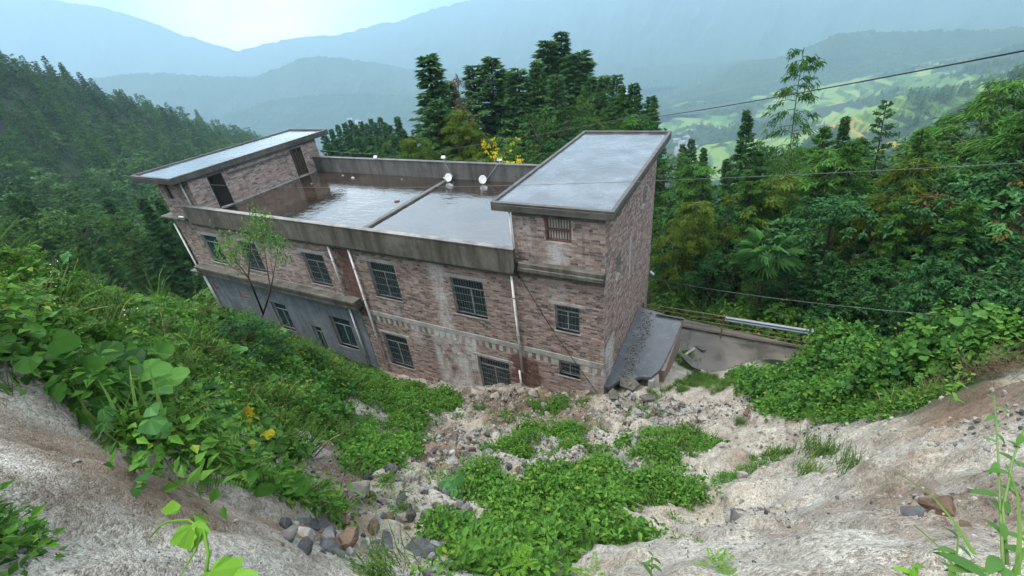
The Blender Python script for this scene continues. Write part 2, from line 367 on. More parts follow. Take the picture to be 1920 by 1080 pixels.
forest = 1 - sstep(-0.6, 0.3, sdv)
SOILS = [[(-0.60, -11.40), (-0.50, -11.23), (0.43, -11.29), (0.95, -11.24), (0.84, -11.29), (0.51, -11.37), (0.07, -11.41), (0.00, -11.51)], [(6.39, -3.15), (7.17, -3.50), (7.47, -4.08), (6.62, -5.96), (6.26, -5.86)], [(5.13, -7.64), (5.03, -8.35), (5.26, -8.28), (4.75, -9.18), (4.70, -8.96)],
         [(-3.80, -7.71), (-2.17, -7.52), (-0.44, -9.47), (0.43, -10.69), (-1.60, -9.45)], [(-6.20, -0.72), (-0.25, 0.05), (0.49, -2.39), (-2.96, -3.80)], [(-4.29, -5.14), (-2.96, -3.80), (-0.59, -7.42), (-1.86, -7.79)]]
soil = np.zeros(len(X))
nz = 0.5 * fbm(X * 1.7, Y * 1.7, 21.0, 4)
for s_ in SOILS: soil = np.maximum(soil, sstep(-0.45, 0.35, poly_sd(s_, X, Y) + nz * 0.7) * 0.85)
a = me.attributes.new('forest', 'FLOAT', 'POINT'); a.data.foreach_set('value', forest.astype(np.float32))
a = me.attributes.new('soil', 'FLOAT', 'POINT'); a.data.foreach_set('value', soil.astype(np.float32))
go = link('ground', me); tag(go, 'pale sandy landslide slope running down to the house and forested land beyond', 'ground', kind='structure')

# ---------------------------------------------------------------- far mountains and hills (ridges at their real bearings)
m = Mat('far_forest', 0.95, 0.1)
p = m.pos(); n1 = m.noise(p, 0.007, 8, 0.65); n2 = m.noise(p, 0.05, 5, 0.7)
m.col(m.mix(m.rng(n2, 0.3, 0.7), m.ramp(n1, [(0.35, (0.016, 0.042, 0.016)), (0.6, (0.040, 0.080, 0.028)), (0.72, (0.10, 0.12, 0.05))]), (0.02, 0.04, 0.015)))
m.bump(n2, 1.0, 16.0)
M_far = m.m
CAMP = np.array([3.294, -11.605, 7.456])
def ridge(name, label, prof, dist, foot, depth, seed, rough=1.0, serr=0.0):
    dist *= 1.85; depth *= 1.85; foot = foot * 1.8; serr *= 1.6
    """prof: (bearing, elevation) pairs in degrees along the skyline; the near slope falls to z=foot over 'depth' metres"""
    prof = sorted(prof); az = np.array([q[0] for q in prof]); el = np.array([q[1] for q in prof])
    A = np.arange(az[0], az[-1] + 1e-6, 0.12)
    E = np.interp(A, az, el)
    top = CAMP[2] + dist * np.tan(np.radians(E))
    top = top + dist * 0.0016 * rough * fbm(A * 1.3, A * 0 + seed, 0.0, 5) 
    crest = serr * fbm(A * 9, A * 0 + seed, 0.0, 2)
    K = np.concatenate([np.linspace(0, 1, 40), [1.35]])
    rows = []
    for k in K:
        if k <= 1:
            t = 1 - k                                       # 0 at the crest, 1 at the foot
            d = dist - depth * t
            z = top * (1 - t) ** 1.25 + foot * (1 - (1 - t) ** 1.25)
            gul = 1 - np.abs(fbm(A * 0.30 + 1.6 * t, A * 0.05 + t * 2.6, seed, 4))
            z = z + crest * max(0.0, 1 - t / 0.06)
            z = z - (1 - gul) * (top - foot) * 0.17 * (4 * t * (1 - t)) * rough
        else:
            d = dist * 1.25; z = foot + 0 * top
        rows.append(np.stack([CAMP[0] + d * np.sin(np.radians(A)), CAMP[1] + d * np.cos(np.radians(A)), z + 0 * A], -1))
    V = np.array(rows).reshape(-1, 3); I = np.arange(len(V)).reshape(len(K), len(A))
    F = np.stack([I[:-1, :-1], I[:-1, 1:], I[1:, 1:], I[1:, :-1]], -1).reshape(-1, 4)
    o = link(name, tri_mesh(name, V, F, M_far, smooth=True)); tag(o, label, 'mountain' if 'mountain' in name else 'hill', kind='structure')
    return o
ridge('mountain', 'palest blue mountain range on the skyline rising into the cloud',
      [(-75, 3.2), (-56.03, -0.05), (-52.40, 0.41), (-49.21, 0.65), (-44.93, 0.50), (-42.02, 0.90), (-40.70, 1.17), (-39.44, 0.94), (-35.50, 1.75), (-29.56, 2.40), (-22.55, 3.13), (-10, 6.0), (0, 6.3), (12, 5.0), (30, 4.5), (48, 4)], 3300, -190, 1700, 1.7, 1.0, 5)
ridge('mountain', 'pale blue mountain shoulder sloping down to the right above the left hillside',
      [(-105, 6), (-70.15, 5.64), (-65.57, 4.85), (-61.68, 3.39), (-59.74, 2.08), (-57.07, 0.91), (-54.24, -0.49), (-50.09, -2.00), (-46.19, -3.81)], 3400, -190, 1200, 5.1, 1.0, 4)
ridge('hill', 'misty rounded hill above the small town in the valley',
      [(-80, -3), (-68.27, -0.72), (-65.15, -0.69), (-62.36, -0.98), (-59.06, -1.67), (-54.97, -2.43), (-52.19, -1.89), (-49.88, -1.36), (-47.94, -1.23), (-45.56, -1.67), (-42.34, -2.52), (-38.98, -3.45), (-33.08, -4.84), (-26.97, -6.62), (-19.46, -9.05)], 1750, -190, 600, 9.3, 1.0, 3)
ridge('hill', 'low dark wooded rise beyond the town behind the conifers',
      [(-58.63, -5.39), (-53.20, -4.76), (-48.84, -4.97), (-43.16, -5.65), (-38.45, -6.60), (-31.00, -7.95), (-21.40, -9.48)], 1350, -190, 200, 3.3, 1.0, 4)
ridge('hill', 'long hazy green ridge rising to the right behind the terraced fields',
      [(-13.21, -10.07), (-8.51, -9.09), (-4.74, -7.78), (-1.81, -6.30), (2.02, -5.88), (4.56, -4.96), (6.10, -4.18), (8.53, -4.13), (10.91, -4.42), (13.43, -4.47), (16.45, -4.62), (18.49, -4.45), (30, -1.0), (45, 0)], 1250, -165, 420, 12.7, 1.0, 3)
ridge('hill', 'low misty spur at the foot of the pale mountain behind the fir trees',
      [(-24.53, -8.02), (-18.16, -6.02), (-14.56, -5.39), (-10.42, -6.62), (-4.64, -8.58), (0.34, -10.07)], 1700, -190, 400, 15.7, 1.0, 3)

# ---------------------------------------------------------------- terraced fields across the valley
fx, fy = np.meshgrid(np.arange(-335, 575, 4.2), np.arange(585, 1870, 4.9))
base = land(fx, fy) + 9
base = base + 7 * fbm(fx / 105, fy / 105, 6.0, 2)
st = 9.0
q = np.floor(base / st); fr = base / st - q
fz = (q + sstep(0.84, 1.0, fr)) * st
edge_ = np.minimum(np.minimum(fx + 335, 570 - fx), np.minimum(fy - 585, 1864 - fy)); fz = fz - 22 * (1 - sstep(0, 100, edge_ + 45 * fbm(fx / 70, fy / 70, 71.0, 3)))
FV = np.stack([fx, fy, fz], -1).reshape(-1, 3); ny_, nx_ = fx.shape
I = np.arange(fx.size).reshape(ny_, nx_)
F = np.stack([I[:-1, :-1], I[:-1, 1:], I[1:, 1:], I[1:, :-1]], -1).reshape(-1, 4)
me = tri_mesh('terraced_fields', FV, F, bpy.data.materials.new('tmp'), smooth=False)
cell = np.floor(fx / 60 + 0.6 * vnoise(fx / 50, fy / 50, 2.0) + q * 0.37)
hsh = _hash(q.astype(int), cell.astype(int), (q * 0).astype(int))
crop = np.where(hsh < 0.60, 0.15 + hsh * 0.4, np.where(hsh < 0.85, 0.5, 0.60))
gold = np.maximum(poly_sd([(119.03, 1130.30), (134.10, 769.41), (143.61, 726.10), (108.74, 825.90)], fx.ravel(), fy.ravel()), poly_sd([(127.00, 743.95), (160.02, 689.43), (140.01, 540.01), (148.63, 690.09)], fx.ravel(), fy.ravel())).reshape(fx.shape)
crop = np.where((gold > -6), 0.80 + 0.2 * hsh, crop)
lush = poly_sd([(114.26, 1409.88), (228.16, 1177.30), (181.30, 744.50), (153.03, 751.65), (121.68, 1170.69)], fx.ravel(), fy.ravel()).reshape(fx.shape); crop = np.where((lush > 0) & (crop < 0.5), 0.50, crop)
wood = sstep(-0.02, 0.2, fbm(fx / 120, fy / 120, 31.0, 4)); crop = np.where((wood > 0.5) & (gold < -8) & (lush < -5), 0.02, crop); crop = np.where(fr > 0.82, crop * 0.3, crop)
a = me.attributes.new('crop', 'FLOAT', 'POINT'); a.data.foreach_set('value', crop.ravel().astype(np.float32))
m = Mat('fields', 0.9, 0.1); n = m.noise(m.pos(), 0.4, 4)
c = m.ramp(m.attr('crop'), [(0.0, (0.020, 0.036, 0.012)), (0.12, (0.048, 0.095, 0.022)), (0.45, (0.11, 0.195, 0.036)), (0.62, (0.20, 0.24, 0.06)), (0.75, (0.22, 0.20, 0.04)), (1.0, (0.34, 0.22, 0.03))])
m.col(m.mix(m.rng(n, 0.3, 0.7, 0, 0.5), c, m.mix(0.5, c, (0.03, 0.05, 0.02)))); me.materials[0] = m.m
tag(link('terraced_fields', me), 'green and golden terraced rice fields across the valley', 'fields', kind='structure')

# ---------------------------------------------------------------- wet hazy air
HZ = MB().box(-6900, 6900, -1700, 8800, -480, 860)
m = bpy.data.materials.new('haze'); m.use_nodes = True; m.node_tree.nodes.clear()
o_ = m.node_tree.nodes.new('ShaderNodeOutputMaterial'); pv = m.node_tree.nodes.new('ShaderNodeVolumePrincipled')
pv.inputs['Color'].default_value = (0.47, 0.68, 0.84, 1); pv.inputs['Density'].default_value = 0.00029; pv.inputs['Anisotropy'].default_value = 0.1
m.node_tree.links.new(pv.outputs[0], o_.inputs['Volume'])
hz = HZ.build('haze', m); tag(hz, 'bluish rain haze filling the valley', 'haze', kind='stuff')

# ================================================================ THE HOUSE
def concrete(name, c=(0.24, 0.235, 0.22), dark=(0.055, 0.05, 0.045), rough=0.75, streak=0.75, moss=0.0, spec=0.35):
    m = Mat(name, rough, spec); p = m.pos(); ps = m.pos((0.9, 0.9, 0.11))
    a = m.noise(p, 2.0, 6, 0.65); b = m.noise(ps, 2.2, 8, 0.72); f = m.noise(p, 40, 3)
    col = m.mix(m.rng(a, 0.32, 0.68), tuple(q * 0.72 for q in c), tuple(min(1, q * 1.2) for q in c))
    col = m.mix(m.rng(b, 0.42, 0.64, 0, streak), col, dark)
    if moss: col = m.mix(m.rng(m.noise(p, 4.5, 5), 0.55, 0.66, 0, moss), col, (0.035, 0.045, 0.018))
    m.col(col); m.rough(m.rng(a, 0.3, 0.7, rough - 0.25, rough + 0.1)); m.bump(m.math('ADD', f, a), 0.35, 0.012)
    return m.m
M_conc = concrete('weathered_concrete', (0.125, 0.112, 0.094), (0.030, 0.026, 0.021), streak=0.85, moss=0.4)
M_conc_dark = concrete('dark_wet_concrete', (0.105, 0.10, 0.095), (0.02, 0.018, 0.016), 0.6, 0.7, moss=0.3)
M_conc_pale = concrete('pale_concrete', (0.34, 0.325, 0.30), (0.12, 0.10, 0.085), streak=0.4)
M_lit_coping = concrete('coping', (0.22, 0.21, 0.195), (0.06, 0.055, 0.05), streak=0.7)  # paler than the parapet: its lit top edge put into the colour
M_plaster = concrete('grey_plaster', (0.165, 0.188, 0.205), (0.06, 0.066, 0.07), 0.6, 0.65, moss=0.35)
M_slab_wet = concrete('wet_slab', (0.105, 0.112, 0.12), (0.035, 0.035, 0.036), 0.25, 0.4, spec=0.45)
M_tower_edge = concrete('roof_edge', (0.085, 0.078, 0.07), (0.02, 0.018, 0.016), 0.6, 0.6)

def lime_mask(m):
    """where lime wash and plaster were smeared on the brickwork, in the wall's own place"""
    g = m.n('ShaderNodeNewGeometry'); s = m.n('ShaderNodeSeparateXYZ'); m.l(g.outputs['Position'], s.inputs[0])
    px, py, pz = s.outputs
    nz = m.noise(m.pos((1, 1, 0.45)), 1.7, 6, 0.7)
    tot = None
    for (x0, x1, z0, z1, y0, y1, amt) in ((-6.95, -6.25, -3.4, 0.2, -1, 0.1, 1.0), (-7.6, -5.3, -7.2, -3.3, -1, 0.1, 1.0), (-8.75, -8.2, -4.6, -3.3, -1, 0.1, 0.8), (-1.95, -1.2, 0.5, 1.35, -1, .1, 0.8),
                                          (-2.75, -2.35, 0.7, 2.2, -1, 0.1, 0.55), (-0.75, -0.1, -4.6, -3.5, -1, 0.1, 0.7), (-17.0, -14.6, -1.9, -0.3, -1, 0.1, 0.4), (-2.1, -1.3, -1.0, 0.0, -1, .1, .35), (-9.6, -9.1, -3.2, -2.35, -1, .1, .5), (-.2, .3, -6.5, -2.6, -.1, 1.3, 0.7)):
        d = None
        for v, a0, a1 in ((px, x0, x1), (pz, z0, z1), (py, y0, y1)):
            e1 = m.rng(v, a0 - 0.12, a0 + 0.12); e2 = m.rng(v, a1 + 0.12, a1 - 0.12)
            q = m.math('MULTIPLY', e1, e2); d = q if d is None else m.math('MULTIPLY', d, q)
        d = m.math('MULTIPLY', d, amt); tot = d if tot is None else m.math('MAXIMUM', tot, d)
    return m.math('MULTIPLY', m.math('MULTIPLY', tot, m.rng(nz, 0.38, 0.60)), 0.85), nz
def wet_mask(m):
    """rain-soaked stains running down from the leaking pipes"""
    g = m.n('ShaderNodeNewGeometry'); s = m.n('ShaderNodeSeparateXYZ'); m.l(g.outputs['Position'], s.inputs[0])
    px, py, pz = s.outputs; nz = m.noise(m.pos(), 2.5, 4); tot = None
    for (x0, x1, z0, z1) in ((-12.05, -11.05, -3.6, 0.1), (-3.75, -2.5, -5.6, -3.75)):
        d = None
        for v, a0, a1 in ((px, x0, x1), (pz, z0, z1)):
            jit = m.math('ADD', v, m.rng(nz, 0.3, 0.7, -0.2, 0.2))
            q = m.math('MULTIPLY', m.rng(jit, a0 - 0.1, a0 + 0.1), m.rng(jit, a1 + 0.1, a1 - 0.1)); d = q if d is None else m.math('MULTIPLY', d, q)
        tot = d if tot is None else m.math('MAXIMUM', tot, d)
    return tot
def brick_mat():
    m = Mat('brick', 0.8, 0.25); p = m.pos()
    c = m.ramp(m.attr('tone'), [(0.0, (0.070, 0.054, 0.050)), (0.2, (0.140, 0.098, 0.086)), (0.45, (0.220, 0.150, 0.128)), (0.75, (0.30, 0.215, 0.186)), (1.0, (0.40, 0.32, 0.285))])
    g = m.noise(p, 14, 4, 0.7); c = m.mix(m.rng(g, 0.40, 0.72, 0, 0.45), c, (0.30, 0.26, 0.23))
    st = m.noise(m.pos((2.5, 2.5, 0.3)), 1.6, 5); c = m.mix(m.rng(st, 0.55, 0.72, 0, 0.45), c, (0.075, 0.058, 0.052))
    lm, _ = lime_mask(m); c = m.mix(lm, c, (0.50, 0.49, 0.47))
    c = m.mix(m.math('MULTIPLY', wet_mask(m), 0.75), c, (0.085, 0.036, 0.026))
    m.col(c); m.bump(g, 0.4, 0.006)
    return m.m
def mortar_mat():
    m = Mat('mortar', 0.9, 0.2); p = m.pos(); n = m.noise(p, 3.0, 6, 0.7)
    c = m.mix(m.rng(n, 0.3, 0.7), (0.23, 0.21, 0.19), (0.47, 0.45, 0.42))
    st = m.noise(m.pos((2.5, 2.5, 0.3)), 1.6, 5); c = m.mix(m.rng(st, 0.54, 0.70, 0, 0.6), c, (0.09, 0.075, 0.068))
    lm, _ = lime_mask(m); c = m.mix(lm, c, (0.50, 0.49, 0.47))
    c = m.mix(m.math('MULTIPLY', wet_mask(m), 0.8), c, (0.10, 0.05, 0.036))
    m.col(c); m.bump(m.noise(p, 60, 3), 0.4, 0.006)
    return m.m
M_brick = brick_mat(); M_mortar = mortar_mat()
def water_mat(name, bed, ripple=1.0, ior=1.9, scale=(1,1,1)):
    m = Mat(name, 0.05, 0.5); p = m.pos(scale); n = m.noise(p, 1.1, 5, 0.6)
    st = m.noise(p, 0.45, 7, 0.7)
    m.col(m.mix(m.rng(st, 0.46, 0.62, 0, 0.75), m.mix(m.rng(n, 0.35, 0.65), bed, tuple(q * 2.0 for q in bed)), tuple(q * 0.45 for q in bed)))
    m.b.inputs['IOR'].default_value = ior
    m.rough(m.rng(m.noise(m.pos(), 0.9, 6, 0.65), 0.50, 0.66, 0.03, 0.16))
    w = m.n('ShaderNodeTexNoise'); m.l(m.pos((1.0, 2.4, 1)), w.inputs['Vector']); w.inputs['Scale'].default_value = 2.6; w.inputs['Detail'].default_value = 3
    m.bump(w.outputs[0], 0.10 * ripple, 0.10)
    return m.m
M_water_main = water_mat('flat_roof_water', (0.020, 0.0145, 0.010), 1.0, 2.75)
M_water_slab = water_mat('slab_roof_water', (0.050, 0.056, 0.062), 1.6, 1.75)
M_glass = Mat('dark_window_glass', 0.08, 0.5); M_glass.col((0.020, 0.040, 0.042)); M_glass = M_glass.m
M_glass_green = Mat('green_window_glass', 0.12, 0.5); M_glass_green.col((0.02, 0.055, 0.04)); M_glass_green = M_glass_green.m
M_alu = simple('dull_aluminium', (0.30, 0.32, 0.33), 0.45, 0.5, 0.3)
M_bar = simple('rusty_bars', (0.10, 0.09, 0.085), 0.6, 0.4)
M_pvc = simple('white_pvc', (0.62, 0.60, 0.57), 0.45, 0.4, var=0.2)
M_wood = simple('brown_wood', (0.11, 0.055, 0.035), 0.7)
M_dark = simple('painted_room_dark', (0.012, 0.011, 0.010), 0.9)  # near-black colour stands in for the darkness of unlit rooms
M_black = simple('black_cable', (0.012, 0.012, 0.013), 0.55)
M_white = simple('white_paint', (0.48, 0.50, 0.52), 0.35, 0.5, var=0.1)
M_board = simple('grey_boards', (0.34, 0.30, 0.27), 0.8)
M_rust_dark = simple('dark_rust', (0.045, 0.03, 0.022), 0.8)
M_rust = simple('rust', (0.17, 0.105, 0.075), 0.75)

HX0, HX1, HD = -23.9, 0.0, 7.7
ZR = 0.50
house = empty('brick_house', (-12, 3.8, -7.0), 'long two storey red brick house with flooded flat roof and two rooftop stair towers', 'house')

def wall_panel(name, plane, a0, a1, z0, z1, openings, at, reveal, mat=None, flip=1):
    """a wall face with real openings and reveals. plane 'y': face at y=at seen from -y; plane 'x': face at x=at seen from +x"""
    xs = sorted({a0, a1, *[o[0] for o in openings], *[o[1] for o in openings]}); xs = [x for x in xs if a0 <= x <= a1]
    zs = sorted({z0, z1, *[o[2] for o in openings], *[o[3] for o in openings]}); zs = [z for z in zs if z0 <= z <= z1]
    b = MB()
    def P(a, z, d): return (a, at + d, z) if plane == 'y' else (at - d, a, z)
    for i in range(len(xs) - 1):
        for j in range(len(zs) - 1):
            cx, cz = (xs[i] + xs[i+1]) / 2, (zs[j] + zs[j+1]) / 2
            if any(o[0] < cx < o[1] and o[2] < cz < o[3] for o in openings): continue
            b.quad(P(xs[i], zs[j], 0), P(xs[i+1], zs[j], 0), P(xs[i+1], zs[j+1], 0), P(xs[i], zs[j+1], 0))
    for (x0, x1, q0, q1) in openings:
        b.quad(P(x0, q0, 0), P(x1, q0, 0), P(x1, q0, reveal), P(x0, q0, reveal)); b.quad(P(x0, q1, reveal), P(x1, q1, reveal), P(x1, q1, 0), P(x0, q1, 0))
        b.quad(P(x0, q0, 0), P(x0, q0, reveal), P(x0, q1, reveal), P(x0, q1, 0)); b.quad(P(x1, q0, reveal), P(x1, q0, 0), P(x1, q1, 0), P(x1, q1, reveal))
    return b.build(name, mat or M_mortar, house)

# openings in the front wall: x0, x1, z0, z1
WIN = dict(U1=(-22.15,-20.75,-2.30,-0.66), U2=(-19.0,-17.6,-2.30,-0.66), U3=(-14.25,-12.88,-2.32,-0.66), U4=(-10.2,-8.75,-2.3,-0.55), U5=(-6.02,-4.57,-2.3,-0.62),
           U6=(-1.75,-0.86,-2.1,-1.0), L1=(-10.62,-9.2,-6.3,-4.40), L2=(-5.4,-3.92,-6.2,-4.34), L3=(-1.72,-0.89,-4.22,-3.48), TW=(-1.92,-1.05,1.40,2.34),
           G1=(-18.5,-17.3,-6.0,-4.25), G2=(-14.0,-12.65,-6.05,-4.2), G3=(-15.75,-15.05,-6.75,-5.2), LT=(-23.4,-22.85,1.2,2.08), V1=(-23.45,-22.95,-4.42,-3.78), V2=(-21.1,-20.4,-4.5,-3.92))
front = wall_panel('wall', 'y', HX0, HX1, -7.6, 0.30, [WIN[k] for k in ('U1','U2','U3','U4','U5','U6','L1','L2','L3','G1','G2','G3','V1','V2')], 0.0, 0.22)
tower_front = wall_panel('wall', 'y', -3.06, HX1, 0.30, 2.38, [WIN['TW']], 0.0, 0.2)
ltower_front = wall_panel('wall', 'y', HX0, -20.9, 0.30, 2.38, [WIN['LT']], 0.0, 0.2)
DOORS = [(0.95, 1.75, 0.55, 2.22), (6.1, 6.9, 0.55, 2.2)]
right_wall = wall_panel('wall', 'x', 0.0, HD, -7.6, 2.38, [(1.35, 1.95, -0.55, 0.35), (5.2, 5.7, 0.6, 1.4)], 0.0, 0.15)
ltower_side = wall_panel('wall', 'x', 0.0, 8.1, 0.30, 2.38, DOORS, -20.9, 0.2)
b = MB()   # the other faces of the shell
b.quad((HX0,HD,-7.6),(HX0,0,-7.6),(HX0,0,2.38),(HX0,HD,2.38)); b.quad((HX1,HD,-7.6),(HX0,HD,-7.6),(HX0,HD,0.3),(HX1,HD,0.3))
b.quad((-3.06,HD,0.3),(-3.06,0,0.3),(-3.06,0,2.38),(-3.06,HD,2.38)); b.quad((0,HD,0.3),(-3.06,HD,0.3),(-3.06,HD,2.38),(0,HD,2.38))
b.quad((-20.9,8.1,0.3),(HX0,8.1,0.3),(HX0,8.1,2.38),(-20.9,8.1,2.38)); b.quad((HX0,8.1,0.3),(HX0,HD,0.3),(HX0,HD,2.38),(HX0,8.1,2.38))
b.build('wall', M_mortar, house)
MB().box(-23.6, -0.3, 0.32, 7.5, -7.5, 0.28).build('dark_room_fill', M_dark, house)  # solid near-black box in place of the unlit rooms
MB().box(-23.7, -21.12, 0.25, 7.9, 0.32, 2.36).build('dark_room_fill', M_dark, house); MB().box(-2.85, -0.2, 0.24, 7.4, 0.32, 2.36).build('dark_room_fill', M_dark, house)  # tower rooms: their darkness is the colour of these solid boxes

# ---- bricks: a box each, laid in courses, in the faces of the walls
BL, BH, BJ = 0.235, 0.066, 0.014
def courses(plane, a0, a1, z0, z1, holes, at, seed):
    r = np.random.default_rng(seed); out = []
    nz = int((z1 - z0) / (BH + BJ))
    for j in range(nz):
        z = z0 + j * (BH + BJ); x = a0 - (0.5 * BL if j % 2 else 0) + r.uniform(-0.02, 0.02)
        header = r.random() < 0.14
        while x < a1 - 0.03:
            L = BL * (0.49 if header or r.random() < 0.05 else r.uniform(0.93, 1.04))
            s, e = max(x, a0 + 0.004), min(x + L, a1 - 0.004)
            for h in holes:
                if z + BH > h[2] and z < h[3] and e > h[0] and s < h[1]:
                    if s < h[0]: e = min(e, h[0])
                    elif e > h[1]: s = max(s, h[1])
                    else: e = s
            if e - s > 0.05:
                t = r.random(); t = 0.15 + t * 0.75 if t > 0.14 else t * 0.8
                out.append((plane, s, e, z + r.uniform(-.004, .004), BH, at, r.uniform(0.006, 0.017), t))
            x += L + BJ
    return out
bricks = []
gaps = [WIN[k] for k in WIN]
band = (-11.0, 0.1, -3.47, -3.20); teeth = (-11.0, 0.1, -3.75, -3.47); ledge_l = (-24, -11.5, -3.10, -2.62)
lintels = []
for k in ('U1','U2','U3','U4','U5','U6','L1','L2'):
    w = WIN[k]; lintels.append((w[0] - 0.22, w[1] + 0.22, w[3], w[3] + 0.13))
holes = gaps + [band, teeth, ledge_l] + lintels
bricks += courses('y', -11.62, 0.0, -7.5, 0.06, holes, 0.0, 1)
bricks += courses('y', HX0, -11.62, -2.64, 0.2, holes, 0.0, 2)
bricks += courses('y', -3.06, 0.0, 0.56, 2.37, gaps, 0.0, 3)
bricks += courses('y', HX0, -20.9, 0.36, 2.37, gaps, 0.0, 4)
bricks += courses('x', 0.0, HD, -6.5, 2.37, [(1.35, 1.95, -0.55, 0.35), (5.2, 5.7, 0.6, 1.4), (3.2, 3.45, -1.6, 0.2), (-0.1, 0.02, -5, 2)], 0.0, 5)
bricks += courses('x', 0.0, 8.1, 0.56, 2.37, [(d[0]-.02, d[1]+.02, d[2], d[3]+.1) for d in DOORS], -20.9, 6)
def brick_box(bk):
    pl, s, e, z, hh, at, out, t = bk
    if pl == 'y': return (s, e, at - out, at + 0.004, z, z + hh)
    return (at - 0.004, at + out, s, e, z, z + hh)
def bk_d(bk):
    x0, x1, y0, y1, z0, z1 = brick_box(bk); c = np.array([(x0+x1)/2, (y0+y1)/2, (z0+z1)/2]); d = c - CAMP
    face = abs(d[1]) if bk[0] == 'y' else abs(d[0])
    return -(bk[2] - bk[1]) * face / (d @ d) ** 1.5
bricks.sort(key=bk_d)
# the largest 300 in view are bricks of their own, children of the wall they sit in
unit = {}
hl = house.location
for bk in bricks[:300]:
    x0, x1, y0, y1, z0, z1 = brick_box(bk)
    key = (bk[0], round((bk[2]-bk[1]) / 0.02), int(bk[7] * 8))
    if key not in unit:
        w = MB().box(-(x1-x0)/2, (x1-x0)/2, -(y1-y0)/2, (y1-y0)/2, -(z1-z0)/2, (z1-z0)/2, bk[7])
        o = w.build('brick', M_brick); unit[key] = o.data; bpy.data.objects.remove(o)
    par = right_wall if bk[0] == 'x' else (tower_front if z0 > 0.3 else front)
    link('brick', unit[key], par, Vector(((x0+x1)/2, (y0+y1)/2, (z0+z1)/2)) - hl)
b = MB()
for bk in bricks[300:]:
    x0, x1, y0, y1, z0, z1 = brick_box(bk); n = len(b.v)
    b.v += [(x0,y0,z0),(x1,y0,z0),(x1,y1,z0),(x0,y1,z0),(x0,y0,z1),(x1,y0,z1),(x1,y1,z1),(x0,y1,z1)]; b.t += [bk[7]] * 8
    b.f += [(n,n+3,n+2,n+1),(n+4,n+5,n+6,n+7),(n,n+1,n+5,n+4),(n+1,n+2,n+6,n+5),(n+2,n+3,n+7,n+6),(n+3,n,n+4,n+7)]
tag(b.build('brickwork', M_brick, house), kind='stuff')

# ---- concrete band with the header bricks under it, grey plaster below the left ledge
MB().box(-11.0, -0.0, -0.022, 0.05, -3.45, -3.22).build('floor_band', M_conc_pale, house, bevel=0.008)
x = -10.8
hb = None
while x < -0.2:
    inw = any(w[0] - 0.15 < x < w[1] + 0.08 and w[3] > -3.74 for w in (WIN['L1'], WIN['L2'], WIN['L3']))
    if not inw:
        bb = MB().box(x, x + 0.125, -0.016, 0.004, -3.74, -3.475, 0.05 + random.random() * 0.3)
        bb.build('brick', M_brick, house)
    x += 0.32
pl = wall_panel('plaster', 'y', HX0 + 0.01, -11.62, -7.6, -3.09, [WIN[k] for k in ('G1','G2','G3','V1','V2')], -0.03, 0.05, M_plaster)
MB().quad((-11.62,-0.03,-7.6),(-11.62,0.0,-7.6),(-11.62,0.0,-3.09),(-11.62,-0.03,-3.09)).build('plaster', M_plaster, house)
# ---- left ledge (thick, mossy) and its stubs
b = MB().box(-23.6, -11.32, -0.46, 0.0, -2.78, -2.62); b.box(-23.6, -11.32, -0.40, 0.0, -3.10, -2.783); b.build('ledge', M_conc, house, bevel=0.02)
MB().box(-24.35, -23.62, -0.40, 1.2, -3.14, -3.02).build('ledge', M_conc_dark, house, bevel=0.015)
MB().box(-24.25, -22.06, -0.42, 0.9, 0.26, 0.37).build('ledge', M_conc, house, bevel=0.015)
# ---- parapet of the flat roof
b = MB(); b.box(-22.0, -3.0, -0.28, -0.10, 0.10, 1.04); b.build('parapet', M_conc, house, bevel=0.015)
MB().box(-22.02, -2.98, -0.31, -0.08, 1.042, 1.075).build('coping', M_lit_coping, house)  # pale strip paints the light along the parapet's top edge
b = MB().box(-22.0, -3.05, -0.20, 0.02, -0.03, 0.098); b.build('cornice', M_conc_dark, house, bevel=0.02)
MB().box(-22.05, -20.92, 0.02, 0.10, 0.3, 0.9).build('parapet', M_conc, house)
b = MB().box(-20.9, -3.06, 7.50, 7.70, 0.31, 1.36); b.build('parapet', M_conc_dark, house, bevel=0.01)
MB().box(-20.9, -3.06, 7.47, 7.73, 1.362, 1.40).build('coping', M_conc_dark, house)
MB().box(-20.9, -3.06, -0.08, 7.50, 0.31, 0.42).build('roof', M_conc_dark, house)
# the water standing on it
gx_ = np.arange(-20.88, -3.07, 0.2); gy_ = np.arange(-0.075, 7.5, 0.2)
WX, WY = np.meshgrid(gx_, np.append(gy_, 7.495))
WZ = ZR + 0.004 * fbm(WX * 1.5, WY * 3.0, 4.0, 3)
I = np.arange(WX.size).reshape(WX.shape)
F = np.stack([I[:-1, :-1], I[:-1, 1:], I[1:, 1:], I[1:, :-1]], -1).reshape(-1, 4)
link('roof_water', tri_mesh('roof_water', np.stack([WX, WY, WZ], -1).reshape(-1, 3) - np.array(hl), F, M_water_main, smooth=True), house)
b = MB().box(-10.72, -10.52, -0.09, 7.49, 0.42, 0.58); b.box(-10.80, -10.74, -0.09, 7.49, 0.42, 0.555); b.build('roof_ridge', M_conc_dark, house, bevel=0.01)
